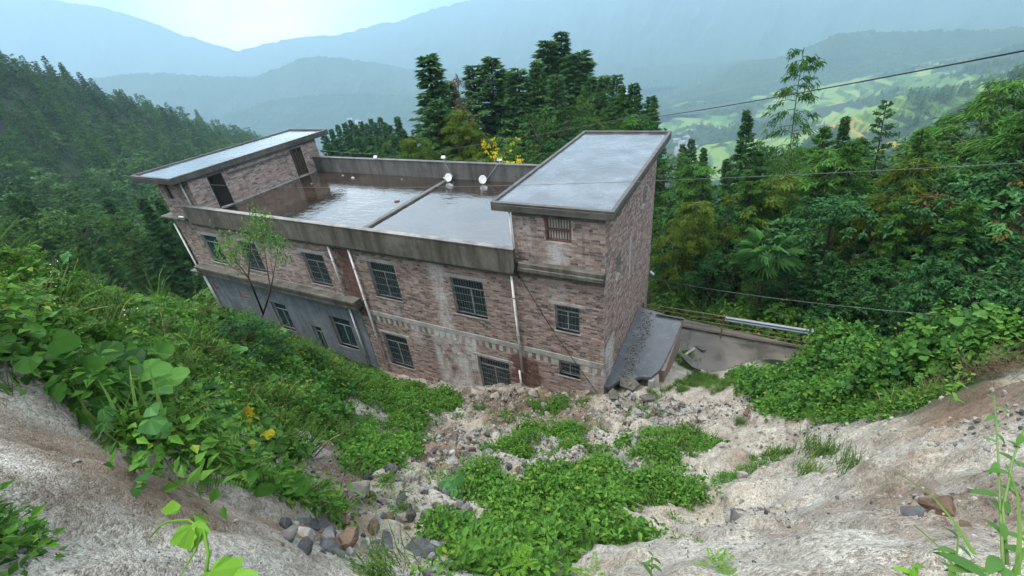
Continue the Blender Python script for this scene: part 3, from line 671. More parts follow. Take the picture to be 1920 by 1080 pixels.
# ---- tower roofs: a slab with an upstand round a sheet of water
def tower_roof(x0, x1, y0, y1, z):
    MB().box(x0, x1, y0, y1, z - 0.30, z - 0.075).build('roof_slab', M_tower_edge, house, bevel=0.015)
    t = 0.13
    b = MB(); b.box(x0, x1, y0, y0 + t, z - 0.072, z); b.box(x0, x1, y1 - t, y1, z - 0.072, z + 0.03); b.box(x0, x0 + t, y0 + t, y1 - t, z - 0.072, z + 0.01); b.box(x1 - t, x1, y0 + t, y1 - t, z - 0.072, z + 0.005)
    b.build('roof_edge', M_tower_edge, house, bevel=0.012)
    gx_ = np.linspace(x0 + t, x1 - t, 24); gy_ = np.linspace(y0 + t, y1 - t, 60); WX, WY = np.meshgrid(gx_, gy_)
    WZ = z - 0.05 + 0.003 * fbm(WX * 2, WY * 4, 14.0, 3); I = np.arange(WX.size).reshape(WX.shape)
    F = np.stack([I[:-1, :-1], I[:-1, 1:], I[1:, 1:], I[1:, :-1]], -1).reshape(-1, 4)
    link('roof_water', tri_mesh('roof_water', np.stack([WX, WY, WZ], -1).reshape(-1, 3) - np.array(hl), F, M_water_slab, smooth=True), house)
tower_roof(-3.67, 0.31, -0.20, 9.1, 2.63)
tower_roof(-24.25, -20.72, -0.78, 9.15, 2.68)
b = MB().box(-20.9, -20.86, 0.05, 8.05, 2.24, 2.375); b.build('beam', M_conc_dark, house)
b = MB().box(-20.86, -20.80, 2.0, 6.0, 2.02, 2.10); b.build('conduit', M_conc_dark, house)
# ---- cornice round the right tower
b = MB(); b.box(-3.0, 0.05, -0.22, 0.0, 0.40, 0.56); b.box(-3.0, 0.05, -0.26, 0.0, 0.24, 0.397); b.box(-3.0, 0.03, -0.12, 0.0, 0.04, 0.237); b.build('cornice', M_conc, house, bevel=0.02)
b = MB(); b.box(-3.02, 0.0, -0.03, 0.02, 2.16, 2.375); b.build('beam', M_conc_dark, house)
# lintels
for (x0, x1, z0, z1) in lintels: MB().box(x0, x1, -0.020, 0.03, z0 + 0.002, z1 - 0.004).build('lintel', M_conc_pale, house, bevel=0.006)
MB().box(-1.95, -0.02, -0.018, 0.03, -3.478, -3.452).build('lintel', M_conc_pale, house)
# concrete strips on the right wall
for (y0, y1, z0, z1) in ((3.2, 3.45, -1.6, 0.2),): MB().box(-0.02, 0.02, y0, y1, z0, z1).build('pier', M_conc_pale, house)

# ---- windows: frame > panes, grille, sill
def window(x0, x1, z0, z1, split=0.5, glass=M_glass, grille=True, bars='v', rows=4, frame=M_alu, depth=0.10, sill=True, belly=0.0):
    f = 0.045; b = MB(); y0, y1 = depth, depth + 0.05
    b.box(x0, x1, y0, y1, z0, z0 + f); b.box(x0, x1, y0, y1, z1 - f, z1); b.box(x0, x0 + f, y0, y1, z0 + f, z1 - f); b.box(x1 - f, x1, y0, y1, z0 + f, z1 - f)
    xm = x0 + (x1 - x0) * split; zt = z1 - (z1 - z0) * 0.27
    b.box(x0 + f, x1 - f, y0, y1, zt - f/2, zt + f/2); b.box(xm - f/2, xm + f/2, y0 - 0.004, y1 + 0.004, z0 + f, zt - f/2)
    w = b.build('window', frame, house)
    for (a, c, d, e) in ((x0 + f, xm - f/2, z0 + f, zt - f/2), (xm + f/2, x1 - f, z0 + f, zt - f/2), (x0 + f, x1 - f, zt + f/2, z1 - f)):
        MB().box(a, c, y0 + 0.018, y0 + 0.032, d, e).build('pane', glass, w)
    if grille:
        g = MB(); r = 0.0065; n = max(5, int((x1 - x0) / 0.12)); yb = -0.03
        for i in range(n + 1):
            xx = x0 + 0.02 + (x1 - x0 - 0.04) * i / n
            if belly and i not in (0, n):
                g.tube([(xx, yb, z1 - 0.03), (xx, yb - belly * 0.5, z0 + (z1 - z0) * 0.62), (xx + 0.02, yb - belly, z0 + (z1-z0) * 0.2), (xx + 0.03, yb - belly * 0.7, z0 + 0.03)], r, 5)
            else: g.tube([(xx, yb, z0 + 0.01), (xx, yb, z1 - 0.01)], r, 5)
        for j in range(rows + 1):
            zz = z0 + 0.02 + (z1 - z0 - 0.04) * j / rows; bb = belly * (1 - j / rows)
            g.tube([(x0, yb, zz), (x0 + 0.15, yb - bb, zz), (x1 - 0.15, yb - bb, zz - 0.03 * bool(belly)), (x1, yb, zz)] if belly else [(x0, yb, zz), (x1, yb, zz)], r * 1.15, 5)
        for (xx, zz) in ((x0 + 0.01, z0 + 0.05), (x1 - 0.01, z0 + 0.05), (x0 + 0.01, z1 - 0.05), (x1 - 0.01, z1 - 0.05)): g.tube([(xx, yb, zz), (xx, 0.08, zz)], r, 5)
        g.build('grille', M_bar, w)
    if sill: MB().box(x0 - 0.04, x1 + 0.04, -0.045, depth, z0 - 0.05, z0).build('sill', M_conc_pale, w)
    return w
for k in ('U1', 'U2'): window(*WIN[k], grille=(k == 'U2'), rows=5)
for k in ('U3', 'U4'): window(*WIN[k], rows=5)
window(*WIN['U5'], split=0.56, rows=5); window(*WIN['U6'], rows=3); window(*WIN['L1'], rows=5); window(*WIN['L2'], rows=7, belly=0.10); window(*WIN['L3'], rows=3)
for k in ('G1', 'G2'): window(*WIN[k], grille=False)
window(*WIN['G3'], grille=False, glass=M_glass_green, sill=False); window(*WIN['LT'], grille=False, frame=M_wood, sill=False)
# bricked-up vents
for k in ('V1', 'V2'):
    x0, x1, z0, z1 = WIN[k]; v = MB().box(x0, x1, 0.03, 0.06, z0, z1).build('vent', M_wood, house)
    for j in range(5):
        zz = z0 + (z1 - z0) * j / 5
        MB().box(x0 + 0.005, x1 - 0.005, 0.004, 0.028, zz + 0.008, zz + (z1 - z0) / 5 - 0.006, random.random() * 0.5).build('brick', M_brick, v)
# boarded tower window: upright pale boards behind a wooden frame
x0, x1, z0, z1 = WIN['TW']
b = MB(); b.box(x0, x0 + 0.07, -0.01, 0.1, z0, z1); b.box(x1 - 0.05, x1, -0.01, 0.1, z0, z1); b.box(x0 + 0.07, x1 - 0.05, 0.0, 0.1, z0, z0 + 0.05); b.box(x0 + 0.07, x1 - 0.05, 0.02, 0.1, z0 + 0.36, z0 + 0.41)
tw = b.build('window', M_wood, house)
for i in range(8):
    xx = x0 + 0.08 + i * (x1 - x0 - 0.15) / 8
    MB().box(xx, xx + 0.055, 0.105, 0.13, z0 + 0.05, z1).build('plank', M_board, tw)
MB().box(x0, x1, 0.135, 0.15, z0, z1).build('backing', M_dark, tw)  # near-black sheet stands for the unlit room behind the planks
# tower doors, one open, one with a broken grille
y0, y1, z0, z1 = DOORS[0]
b = MB(); b.box(-21.0, -20.88, y0, y0 + 0.05, z0, z1); b.box(-21.0, -20.88, y1 - 0.05, y1, z0, z1); b.box(-21.0, -20.88, y0 + .05, y1 - .05, z1 - 0.05, z1); d1 = b.build('door_frame', M_rust_dark, house)
b = MB().add([(-21.0, y1 - 0.06, z0), (-20.93, y1 - 0.06, z0), (-21.08, y1 - 0.5, z0), (-21.06, y1 - 0.52, z0), (-21.0, y1 - 0.06, z1 - .06), (-20.93, y1 - 0.06, z1 - .06), (-21.08, y1 - 0.5, z1 - .06), (-21.06, y1 - 0.52, z1 - .06)], [(0,1,2,3),(4,7,6,5),(0,4,5,1),(1,5,6,2),(2,6,7,3),(3,7,4,0)]); b.build('door', M_dark, d1)  # leaf coloured near-black so the open doorway reads as unlit
y0, y1, z0, z1 = DOORS[1]
b = MB(); b.box(-20.98, -20.88, y0, y0 + 0.06, z0, z1); b.box(-20.98, -20.88, y1 - 0.06, y1, z0, z1); b.box(-20.98, -20.88, y0 + .06, y1 - .06, z1 - 0.06, z1); d2 = b.build('door_frame', M_rust_dark, house)
for i in range(4): MB().box(-20.95, -20.92, y0 + 0.10 + i * 0.17, y0 + 0.22 + i * 0.17, z0 + 0.05, z1 - 0.08 - 0.1 * (i % 2)).build('plank', M_rust_dark, d2)
# ---- rainwater pipes
def pipe(pts, r=0.045, clips=()):
    p_ = MB().tube(pts, r, 10).build('drainpipe', M_pvc, house, smooth=True)
    for c in clips: MB().box(c[0] - r - 0.02, c[0] + r + 0.02, c[1] - r - 0.01, c[1] + r + 0.03, c[2], c[2] + 0.035).build('clip', M_alu, p_)
    return p_
pipe([(-12.17,-0.10,-0.02),(-12.17,-0.10,-2.60)], clips=[(-12.17,-0.10,-0.8),(-12.17,-0.10,-1.9)])
pipe([(-12.20,-0.10,-3.12),(-12.22,-0.10,-6.9)], 0.04, clips=[(-12.21,-0.10,-4.5)])
pipe([(-10.97,-0.10,0.0),(-10.95,-0.10,-7.0)], clips=[(-10.97,-.1,-1.0),(-10.96,-.1,-2.6),(-10.96,-.1,-4.6)])
pipe([(-3.27,-0.09,0.04),(-3.27,-0.09,-4.55)], clips=[(-3.27,-.09,-1.0),(-3.27,-.09,-2.7)]); pipe([(-3.40,-0.09,-4.50),(-3.36,-0.13,-5.45)], 0.042)
pipe([(-24.0,-0.10,-0.2),(-24.02,-0.10,-2.95),(-24.06,-0.12,-3.15),(-24.22,-0.2,-3.3),(-24.35,-0.2,-3.5)])
pipe([(-23.86,-0.10,-3.5),(-23.86,-0.10,-6.0)], 0.04); pipe([(-23.72,-0.10,-3.5),(-23.72,-0.10,-6.0)], 0.03)
pipe([(-3.10,-0.06,2.30),(-3.10,-0.06,1.5),(-3.04,-0.10,0.95)], 0.03); pipe([(-21.45,-0.08,2.36),(-21.40,-0.08,0.85)], 0.045)
pipe([(-22.5,-0.36,0.46),(-22.05,-0.36,0.46)], 0.05)
# ---- bundle of black cable on the tower corner, and the wire down the wall
b = MB()
for i in range(5):
    o = 0.03 * i; b.tube([(-2.98 + o * .6, -0.30, 0.62 + o), (-2.90 - o, -0.36 - o * .3, 0.30 - o), (-2.86 + o * .4, -0.30, -0.02 + o), (-2.98, -0.27, 0.2 - o), (-2.94 + o, -0.33, 0.66)], 0.012, 5)
tag(b.build('cable_coil', M_black), 'tangle of black cable hung at the end of the flat roof parapet', 'cable')
tag(MB().tube([(-2.95,-0.30,0.3),(-2.4,-0.20,-0.9),(-1.7,-0.12,-2.3),(-1.0,-0.10,-3.4),(-0.2,-0.15,-4.55)], 0.012, 6).build('wall_cable', M_black), 'thin black cable running slantwise down the brick wall past the small barred window', 'cable')

# ---------------------------------------------------------------- things on the roof
def dish(x, y, z, azd, label, arm_top, right):
    t = empty('satellite_dish', (x, y, z - 0.25), label, 'satellite dish', 'satellite dishes on the flat roof')
    r = 0.22; d = Vector((math.sin(R(azd)) * 0.86, math.cos(R(azd)) * 0.86, 0.5)).normalized(); a = d.cross(Vector((0,0,1))).normalized(); u = a.cross(d)
    c = Vector((x, y, z)); vs = [c - d * 0.05]; fs = []
    for i in range(1, 6):
        rr = r * i / 5
        for k in range(24): ang = 2*math.pi*k/24; vs.append(c - d * 0.05 * (1 - (i/5)**2) * 1.0 + (a * math.cos(ang) * rr * 0.9 + u * math.sin(ang) * rr))
    for k in range(24): fs.append((0, 1 + k, 1 + (k+1) % 24))
    for i in range(4):
        for k in range(24): fs.append((1 + i*24 + k, 1 + (i+1)*24 + k, 1 + (i+1)*24 + (k+1) % 24, 1 + i*24 + (k+1) % 24))
    o = MB().add(vs, fs).build('reflector', M_white, t, smooth=True); so_ = o.modifiers.new('thick', 'SOLIDIFY'); so_.thickness = 0.012
    feed = c + d * 0.32 - u * 0.10 + a * (0.1 if right else -0.1)
    MB().tube([c - u * 0.28, c - u * 0.3 + d * 0.14, feed], 0.012, 6).build('feed_arm', M_alu, t)
    MB().tube([feed, feed + d * 0.10], 0.045, 10).build('receiver', M_white, t)
    MB().tube([c - d * 0.06, (c.x, 7.48, c.z - 0.1), (arm_top[0], 7.46, arm_top[1])], 0.016, 6).build('bracket', M_alu, t)
dish(-10.45, 7.05, 0.72, 160, 'white satellite dish at the end of the roof ridge, below the floodlight', (-10.83, 1.36), True)
dish(-8.35, 7.05, 0.72, 155, 'white satellite dish nearer the right tower, under the white bracket on the rear parapet', (-7.6, 1.42), True)
def flood(x, z, label):
    t = empty('floodlight', (x, 7.6, 1.40), label, 'floodlight', 'floodlights on the rear parapet')
    MB().tube([(x, 7.6, 1.40), (x, 7.6, z)], 0.02, 6).build('bracket', M_alu, t)
    b = MB(); b.add([(x-.13,7.50,z+.08),(x+.13,7.50,z+.08),(x+.13,7.40,z-.05),(x-.13,7.40,z-.05),(x-.13,7.54,z+.05),(x+.13,7.54,z+.05),(x+.13,7.44,z-.08),(x-.13,7.44,z-.08)], [(0,1,2,3),(4,7,6,5),(0,4,5,1),(1,5,6,2),(2,6,7,3),(3,7,4,0)]); b.build('lamp_head', M_white, t, bevel=0.015)
flood(-15.6, 1.54, 'small white floodlight on the rear parapet nearer the left stair tower')
flood(-10.85, 1.66, 'small white floodlight on the rear parapet directly above the dish at the ridge')
t = empty('wire_bracket', (-7.55, 7.6, 1.40), 'small white bracket with insulator on the rear parapet above the right dish', 'bracket')
MB().tube([(-7.55,7.6,1.40),(-7.55,7.58,1.56)], 0.03, 8).build('post', M_white, t); MB().box(-7.68, -7.42, 7.52, 7.64, 1.54, 1.60).build('crossbar', M_white, t, bevel=0.01)
MB().tube([(-7.62,7.55,1.60),(-7.62,7.55,1.68)], 0.035, 8).build('insulator', M_white, t)
bb = MB().box(-0.12, 0.12, -0.055, 0.055, -0.04, 0.04, 0.55).build('loose_brick', M_brick, bevel=0.006); bb.location = (-11.45, 3.95, 0.535); bb.rotation_euler = (0.1, 0.05, 0.5)
tag(bb, 'single red brick lying in the water on the flat roof', 'brick')
for i, (x, y, s) in enumerate(((-16.9, 6.6, 0.09), (-18.0, 6.9, 0.06), (-18.9, 5.3, 0.05), (-13.5, 6.9, .05))):
    bb = MB().box(-s, s, -s*.8, s*.8, -s*.5, s*.5, 0.8).build('brick_fragment', M_brick, bevel=0.01); bb.location = (x, y, 0.52); bb.rotation_euler = (0.2, 0.3, i)
    tag(bb, 'small brick fragment sticking out of the shallow water near the rear parapet', 'brick fragment', 'brick fragments on the flat roof')
# lamp on the rear corner of the house
t = empty('wall_lamp', (0.02, 7.5, -3.7), 'small white camera-like lamp on the rear corner of the right wall', 'wall lamp')
MB().tube([(0.0,7.5,-3.55),(0.18,7.5,-3.5)], 0.018, 6).build('bracket', M_alu, t); MB().tube([(0.12,7.48,-3.55),(0.30,7.36,-3.62)], 0.06, 10).build('lamp_head', M_white, t)

# ---------------------------------------------------------------- collapsed lean-to beside the right wall
lean = empty('lean_to', (1.0, 2.5, -6.0), 'broken grey concrete lean-to with a wet flat roof beside the brick house', 'shed')
edge = [(0.03, 5.5), (0.9, 5.35), (2.02, 5.05), (1.98, 4.4), (1.90, 3.3), (1.82, 2.4), (1.70, 1.62), (1.46, 1.10), (1.12, 1.00), (0.72, 0.66), (0.48, 0.62), (0.22, 0.12), (0.03, 0.05)]
MB().prism(edge[::-1], -4.46, -4.31).build('roof_slab', M_slab_wet, lean, bevel=0.01)
m = Mat('slab_debris', 0.9); n = m.noise(m.pos(), 9, 5); m.col(m.mix(m.rng(n, .4, .6), (.05, .045, .04), (.16, .15, .13))); M_deb = m.m
b = MB(); rr = random.Random(3)
for i in range(520):
    yy = rr.uniform(0.4, 5.2); xx = 0.62 + rr.gauss(0, 0.16) + 0.05 * math.sin(yy * 2); s = rr.uniform(0.006, 0.024)
    if xx > 0.05: b.box(xx - s, xx + s, yy - s, yy + s * 1.3, -4.309, -4.309 + s * 0.8)
tag(b.build('slab_litter', M_deb, lean), kind='stuff')
MB().box(0.9, 2.06, 5.02, 5.12, -4.308, -4.22).build('edge_beam', M_conc_dark, lean, bevel=0.01)
MB().prism([(1.62,1.75),(1.86,1.75),(2.02,4.9),(1.80,4.9)], -6.1, -4.463).build('wall', M_brick, lean)
b = MB().add([(1.40,1.02,-4.46),(1.58,1.05,-4.46),(1.66,0.75,-6.3),(1.42,0.60,-6.3),(1.40,1.20,-4.46),(1.62,1.3,-4.46),(1.74,1.0,-6.3),(1.44,0.85,-6.3)], [(0,1,2,3),(4,7,6,5),(0,4,5,1),(1,5,6,2),(2,6,7,3),(3,7,4,0)]); b.build('post', M_conc_pale, lean, bevel=0.01)
b = MB().add([(1.60,1.30,-4.47),(1.70,1.5,-4.47),(1.95,0.7,-5.9),(1.80,0.55,-5.9),(1.52,1.36,-4.50),(1.62,1.56,-4.50),(1.85,0.8,-5.95),(1.72,0.65,-5.95)], [(0,1,2,3),(4,7,6,5),(0,4,5,1),(1,5,6,2),(2,6,7,3),(3,7,4,0)]); b.build('plank', M_board, lean)

# ---------------------------------------------------------------- yard, railing, guard rail
m = Mat('yard_concrete', 0.45, 0.4); p = m.pos(); n = m.noise(p, 0.9, 6, 0.6); m.col(m.mix(m.rng(n, .35, .65), (0.065, 0.058, 0.048), (0.145, 0.130, 0.110))); m.rough(m.rng(n, .35, .65, .2, .7)); m.bump(m.noise(p, 30, 3), .3, .01)
yd = MB().prism([(0.02,3.2),(3.0,2.4),(6.9,4.0),(7.2,6.9),(0.02,7.6)], -6.02, -5.90).build('yard', m.m); tag(yd, 'wet concrete yard beside the house', 'yard', kind='structure')
MB().box(2.3, 2.36, 5.0, 7.2, -5.898, -5.86).build('kerb', M_conc_dark, yd)
MB().box(0.02, 7.0, 6.62, 6.78, -5.898, -5.80).build('kerb', M_conc, yd)
rail = empty('railing', (3.4, 6.5, -5.85), 'rusty dark tube railing along the back edge of the yard', 'railing')
def ry(x): return 6.35 + 0.02 * x
for i, x in enumerate((0.10, 3.60, 6.9)): MB().box(x - 0.035, x + 0.035, ry(x) - 0.035, ry(x) + 0.035, -5.898, -4.62).build('post', M_rust, rail)
for z in (-4.66, -4.88, -5.10, -5.32, -5.54): MB().tube([(0.08, ry(.08) - .05, z), (3.6, ry(3.6) - .05, z), (6.95, ry(6.95) - .05, z)], 0.026 if z > -4.7 else 0.017, 7).build('rail', M_rust, rail)
gr = empty('guard_rail', (5.2, 6.3, -5.85), 'pale grey corrugated steel guard rail fixed along the yard railing', 'guard rail')
M_galv = simple('galvanised', (0.20, 0.24, 0.28), 0.55, 0.35, 0.2, var=0.12)
prof = [(0.0,0.12),(-0.05,0.08),(-0.05,0.045),(0.0,0.015),(0.0,-0.015),(-0.05,-0.045),(-0.05,-0.08),(0.0,-0.12)]
v = []
for x in (3.66, 6.95):
    for (dy, dz) in prof: v.append((x, ry(x) - 0.10 + dy, -4.74 + dz))
o = MB().add(v, [(i, i+1, 8+i+1, 8+i) for i in range(7)]).build('beam', M_galv, gr); q_ = o.modifiers.new('thick', 'SOLIDIFY'); q_.thickness = 0.006
for x in (3.7, 5.3, 6.9): MB().box(x - .04, x + .04, ry(x) - .06, ry(x) - .036, -4.86, -4.62).build('bracket', M_galv, gr)

# ---------------------------------------------------------------- overhead wires
def wire(name, a, b, sag, r, label, n=24, mat=M_black):
    a, b = Vector(a), Vector(b); pts = []
    for i in range(n + 1):
        t = i / n; p_ = a.lerp(b, t); p_.z -= sag * 4 * t * (1 - t); pts.append(p_)
    tag(MB().tube(pts, r, 6).build(name, mat), label, 'wire')
M_wire = simple('grey_wire', (0.09, 0.10, 0.10), 0.6)
wire('power_cable', (-5.34, 20.56, 0.62), (7.47, -1.48, 6.41), 0.15, 0.015, 'thick dark overhead cable crossing the valley view')
wire('overhead_wire', (-19.04, 10.22, 0.46), (-2.08, 20.37, 1.31), 0.2, 0.009, 'thin wire running from the rear parapet up past the fir trees', mat=M_wire)
wire('overhead_wire', (-21.4, -0.3, 2.30), (8.28, -0.04, 4.24), 0.35, 0.006, 'thin grey wire strung across both roofs and on in front of the bamboo', mat=M_wire)
wire('overhead_wire', (0.05, 7.5, -3.9), (10.10, 0.96, 0.26), 0.25, 0.009, 'pale wire running from the rear corner of the house above the guard rail', mat=M_wire)
wire('overhead_wire', (-20.9, 7.6, 1.9), (-15.6, 7.55, 1.72), 0.1, 0.012, 'short wire from the left stair tower to the floodlight', mat=M_wire)

# ================================================================ TREES
M_bark = simple('bark', (0.060, 0.045, 0.034), 0.9, 0.2, var=0.4)
M_bark_pale = simple('dry_branch', (0.105, 0.070, 0.052), 0.9, 0.2, var=0.3)
M_culm = simple('bamboo_culm', (0.10, 0.13, 0.045), 0.5, 0.4, var=0.3)
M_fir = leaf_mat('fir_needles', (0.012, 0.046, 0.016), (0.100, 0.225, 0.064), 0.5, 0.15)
M_fir_far = leaf_mat('hillside_needles', (0.014, 0.050, 0.015), (0.125, 0.255, 0.060), 0.6, 0.15, rv=0.5)
M_bam = leaf_mat('bamboo_leaves', (0.014, 0.056, 0.012), (0.120, 0.275, 0.046), 0.45, 0.28)
M_bam_y = leaf_mat('yellow_bamboo_leaves', (0.035, 0.070, 0.010), (0.16, 0.23, 0.030), 0.45, 0.3)
M_broad = leaf_mat('dark_broad_leaves', (0.009, 0.040, 0.014), (0.064, 0.178, 0.048), 0.45, 0.2)
M_broad_l = leaf_mat('mid_broad_leaves', (0.020, 0.060, 0.016), (0.090, 0.180, 0.035), 0.42, 0.28)
M_palm = leaf_mat('palm_leaves', (0.035, 0.11, 0.030), (0.11, 0.27, 0.07), 0.42, 0.2)
M_ginkgo = leaf_mat('yellow_leaves', (0.40, 0.32, 0.015), (0.70, 0.58, 0.03), 0.5, 0.35)
M_rusty = leaf_mat('rusty_leaves', (0.09, 0.055, 0.018), (0.17, 0.13, 0.03), 0.6, 0.2)

def unit_v(v): return v / (np.linalg.norm(v, axis=-1, keepdims=True) + 1e-9)
def leaf_arrays(P, D, L, W, rg, fold=0.2, droop=0.1, up=None):
    """folded two-triangle leaves: base points P, directions D, lengths L, widths W"""
    n = len(P); D = unit_v(D)
    U = rg.normal(size=(n, 3)) * 0.55 + np.array([0, 0, 1.0]) if up is None else up
    S = unit_v(np.cross(D, U)); Nn = np.cross(S, D)
    L = np.broadcast_to(np.asarray(L, float), (n,))[:, None]; W = np.broadcast_to(np.asarray(W, float), (n,))[:, None]
    mid = P + D * L * 0.42
    V = np.stack([P, mid + S * W / 2 + Nn * W * fold, P + D * L - Nn * L * droop, mid - S * W / 2 + Nn * W * fold], 1)
    b = np.arange(n)[:, None] * 4
    F = np.concatenate([b + np.array([[0, 1, 2]]), b + np.array([[0, 2, 3]])], 0)
    return V.reshape(-1, 3), F
class Crown:
    def __init__(s): s.V = []; s.F = []; s.T = []; s.n = 0
    def add(s, V, F, tone):
        s.V.append(V); s.F.append(F + s.n); s.T.append(np.repeat(tone, 4) if len(tone) * 4 == len(V) else tone); s.n += len(V)
    def mesh(s, name, mat): return tri_mesh(name, np.concatenate(s.V), np.concatenate(s.F), mat, np.concatenate(s.T))
def stem_mesh(name, tubes, mat):
    b = MB()
    for pts, r, r2, n in tubes: b.tube(pts, r, n, r2=r2)
    me = bpy.data.meshes.new(name); me.from_pydata(b.v, [], b.f); me.materials.append(mat); me.update(); return me

# unit trees are 10 m tall; a tree in place is scaled to its height
def make_fir(seed, nbr=170, per=72, width=1.55, leaf=(0.27, 0.058), start=0.18, rag=0.45, mat=None, thin=1.0):
    rg = np.random.default_rng(seed); c = Crown(); tubes = [([(0,0,-0.8),(0.04,0,3),(0,0.05,6.5),(0.0,0,9.9)], 0.17, 0.02, 7)]
    for i in range(nbr):
        t = (i + rg.random()) / nbr; z = 10 * (start + (0.985 - start) * t ** 0.92)
        a = i * 2.399 + rg.normal() * 0.4
        w = width * 1.25 * (1 - t) ** 0.68 * (0.85 + 0.25 * math.sin(seed + t * 9)) * rg.uniform(1 - rag, 1.25) + 0.06
        dr = rg.uniform(-0.05, 0.35) * (1 - t) - 0.35 * t
        d = np.array([math.cos(a), math.sin(a), -dr]); tip = np.array([0, 0, z]) + d * w - np.array([0, 0, 0.18 * w * w])
        if rg.random() < 0.5 and w > 0.5: tubes.append(([(0, 0, z), tuple(np.array([0,0,z]) * 0.4 + tip * 0.6)], 0.025, 0.008, 4))
        k = max(8, int(per * (0.35 + w / width) * thin)); s_ = rg.random(k) ** 0.65
        P = np.array([0, 0, z]) * (1 - s_[:, None]) + tip * s_[:, None] + rg.normal(size=(k, 3)) * np.array([0.05, 0.05, 0.03]) * (0.5 + 0.6 * w)
        side = rg.choice([-1, 1], k)[:, None] * np.array([-math.sin(a), math.cos(a), 0]) * rg.uniform(0.3, 1.1, k)[:, None]
        D = d[None] * 0.8 + side + np.array([0, 0, -0.15]) + rg.normal(size=(k, 3)) * np.array([.3, .3, .18])
        L = leaf[0] * rg.uniform(0.6, 1.2, k) * (1.15 - 0.45 * s_)
        V, F = leaf_arrays(P, D, L, leaf[1] * rg.uniform(0.7, 1.4, k), rg, 0.15, 0.25)
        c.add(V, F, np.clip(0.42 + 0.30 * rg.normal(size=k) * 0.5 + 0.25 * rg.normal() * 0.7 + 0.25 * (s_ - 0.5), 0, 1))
    return stem_mesh('trunk', tubes, M_bark), c.mesh('crown', mat or M_fir)
def make_bamboo(seed, mat=None, nbr=100, per=110, bend=1.6, leaf=(0.24, 0.042), full=1.0):
    rg = np.random.default_rng(seed); c = Crown(); a0 = rg.uniform(-.4, .4); bd = np.array([math.cos(a0), math.sin(a0)])
    def culm(t): return np.array([bd[0] * bend * t ** 3, bd[1] * bend * t ** 3, 10 * (t - 0.06 * t ** 4)])
    tubes = [([tuple(culm(q) - np.array([0, 0, 0.5 * (q == 0)])) for q in np.linspace(0, 1, 11)], 0.075, 0.012, 7)]
    for i in range(nbr):
        t = 0.22 + 0.78 * (i + rg.random()) / nbr; p0 = culm(t); a = i * 2.7 + rg.normal() * 0.6
        w = (1.45 * math.sin(math.pi * min(1, 0.15 + 0.80 * t)) ** 0.8 + 0.25) * rg.uniform(0.55, 1.2) * full
        d = np.array([math.cos(a), math.sin(a), rg.uniform(0.1, 0.7)])
        pts = [p0 + d * w * q - np.array([0, 0, 0.55 * w * q * q]) for q in np.linspace(0, 1, 5)]
        tubes.append(([tuple(q) for q in pts[:4]], 0.016, 0.006, 4))
        # leaf sprays in layers along the branch
        ns = 6
        for s_ in range(ns):
            q = rg.uniform(0.3, 1.05); base = p0 + d * w * q - np.array([0, 0, 0.55 * w * q * q]); k = max(4, int(per / ns))
            P = base + rg.normal(size=(k, 3)) * np.array([0.11, 0.11, 0.04])
            D = np.stack([rg.normal(size=k), rg.normal(size=k), rg.uniform(-1.3, -0.1, k)], -1) * 0.7 + d[None] * np.array([0.8, 0.8, 0])
            V, F = leaf_arrays(P, D, leaf[0] * rg.uniform(0.6, 1.25, k), leaf[1] * rg.uniform(0.7, 1.3, k), rg, 0.12, 0.2)
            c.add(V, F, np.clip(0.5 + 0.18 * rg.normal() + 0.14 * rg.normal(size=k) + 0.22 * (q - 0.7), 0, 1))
    return stem_mesh('trunk', tubes, M_culm), c.mesh('crown', mat or M_bam)
def make_broad(seed, mat=None, nl=14, per=640, leaf=(0.19, 0.085), spread=2.5, layered=0.55, low=0.25):
    rg = np.random.default_rng(seed); c = Crown(); lean = rg.normal(size=2) * 0.5
    tubes = [([(0,0,-0.8),(lean[0]*.2,lean[1]*.2,3.0),(lean[0]*.6,lean[1]*.6,6.0),(lean[0],lean[1],8.6)], 0.20, 0.04, 7)]
    for i in range(nl):
        t = (i + rg.random()) / nl; z = 10 * (low + (0.94 - low) * t); a = i * 2.4 + rg.normal() * 0.5
        w = spread * math.sqrt(max(0.05, 1 - ((t - 0.38) / 0.68) ** 2)) * rg.uniform(0.55, 1.1)
        o = np.array([lean[0] * z / 10, lean[1] * z / 10, z * 0.88]); cen = o + np.array([math.cos(a) * w, math.sin(a) * w, 0.10 * z + rg.uniform(-.2, .4)])
        tubes.append(([tuple(o), tuple(o * 0.5 + cen * 0.5 + np.array([0, 0, 0.15])), tuple(cen)], 0.06, 0.015, 5))
        for j in range(4):
            c2 = cen + rg.normal(size=3) * np.array([0.75, 0.75, 0.42]); k = per // 4; R_ = rg.uniform(0.55, 1.0)
            nsp = max(2, k // 11); Xc = unit_v(rg.normal(size=(nsp, 3))) * (rg.random((nsp, 1)) ** 0.40) * R_ * 1.15 * np.array([1, 1, layered])
            X = np.repeat(Xc, 11, 0) + rg.normal(size=(nsp * 11, 3)) * np.array([0.07, 0.07, 0.03]); k = len(X)
            D = np.repeat(unit_v(Xc * np.array([1, 1, .3])) * .8 + rg.normal(size=(nsp, 3)) * .3, 11, 0) + rg.normal(size=(k, 3)) * np.array([.75, .75, .22]) + np.array([0, 0, -0.22])
            V, F = leaf_arrays(X + c2, D, leaf[0] * 1.25 * rg.uniform(0.6, 1.2, k), leaf[1] * 1.2 * rg.uniform(0.7, 1.25, k), rg, 0.12, 0.15)
            c.add(V, F, np.clip(0.42 + 0.20 * rg.normal() + 0.11 * rg.normal(size=k) + np.repeat(rg.normal(size=nsp) * .14, 11), 0, 1))
    return stem_mesh('trunk', tubes, M_bark), c.mesh('crown', mat or M_broad)

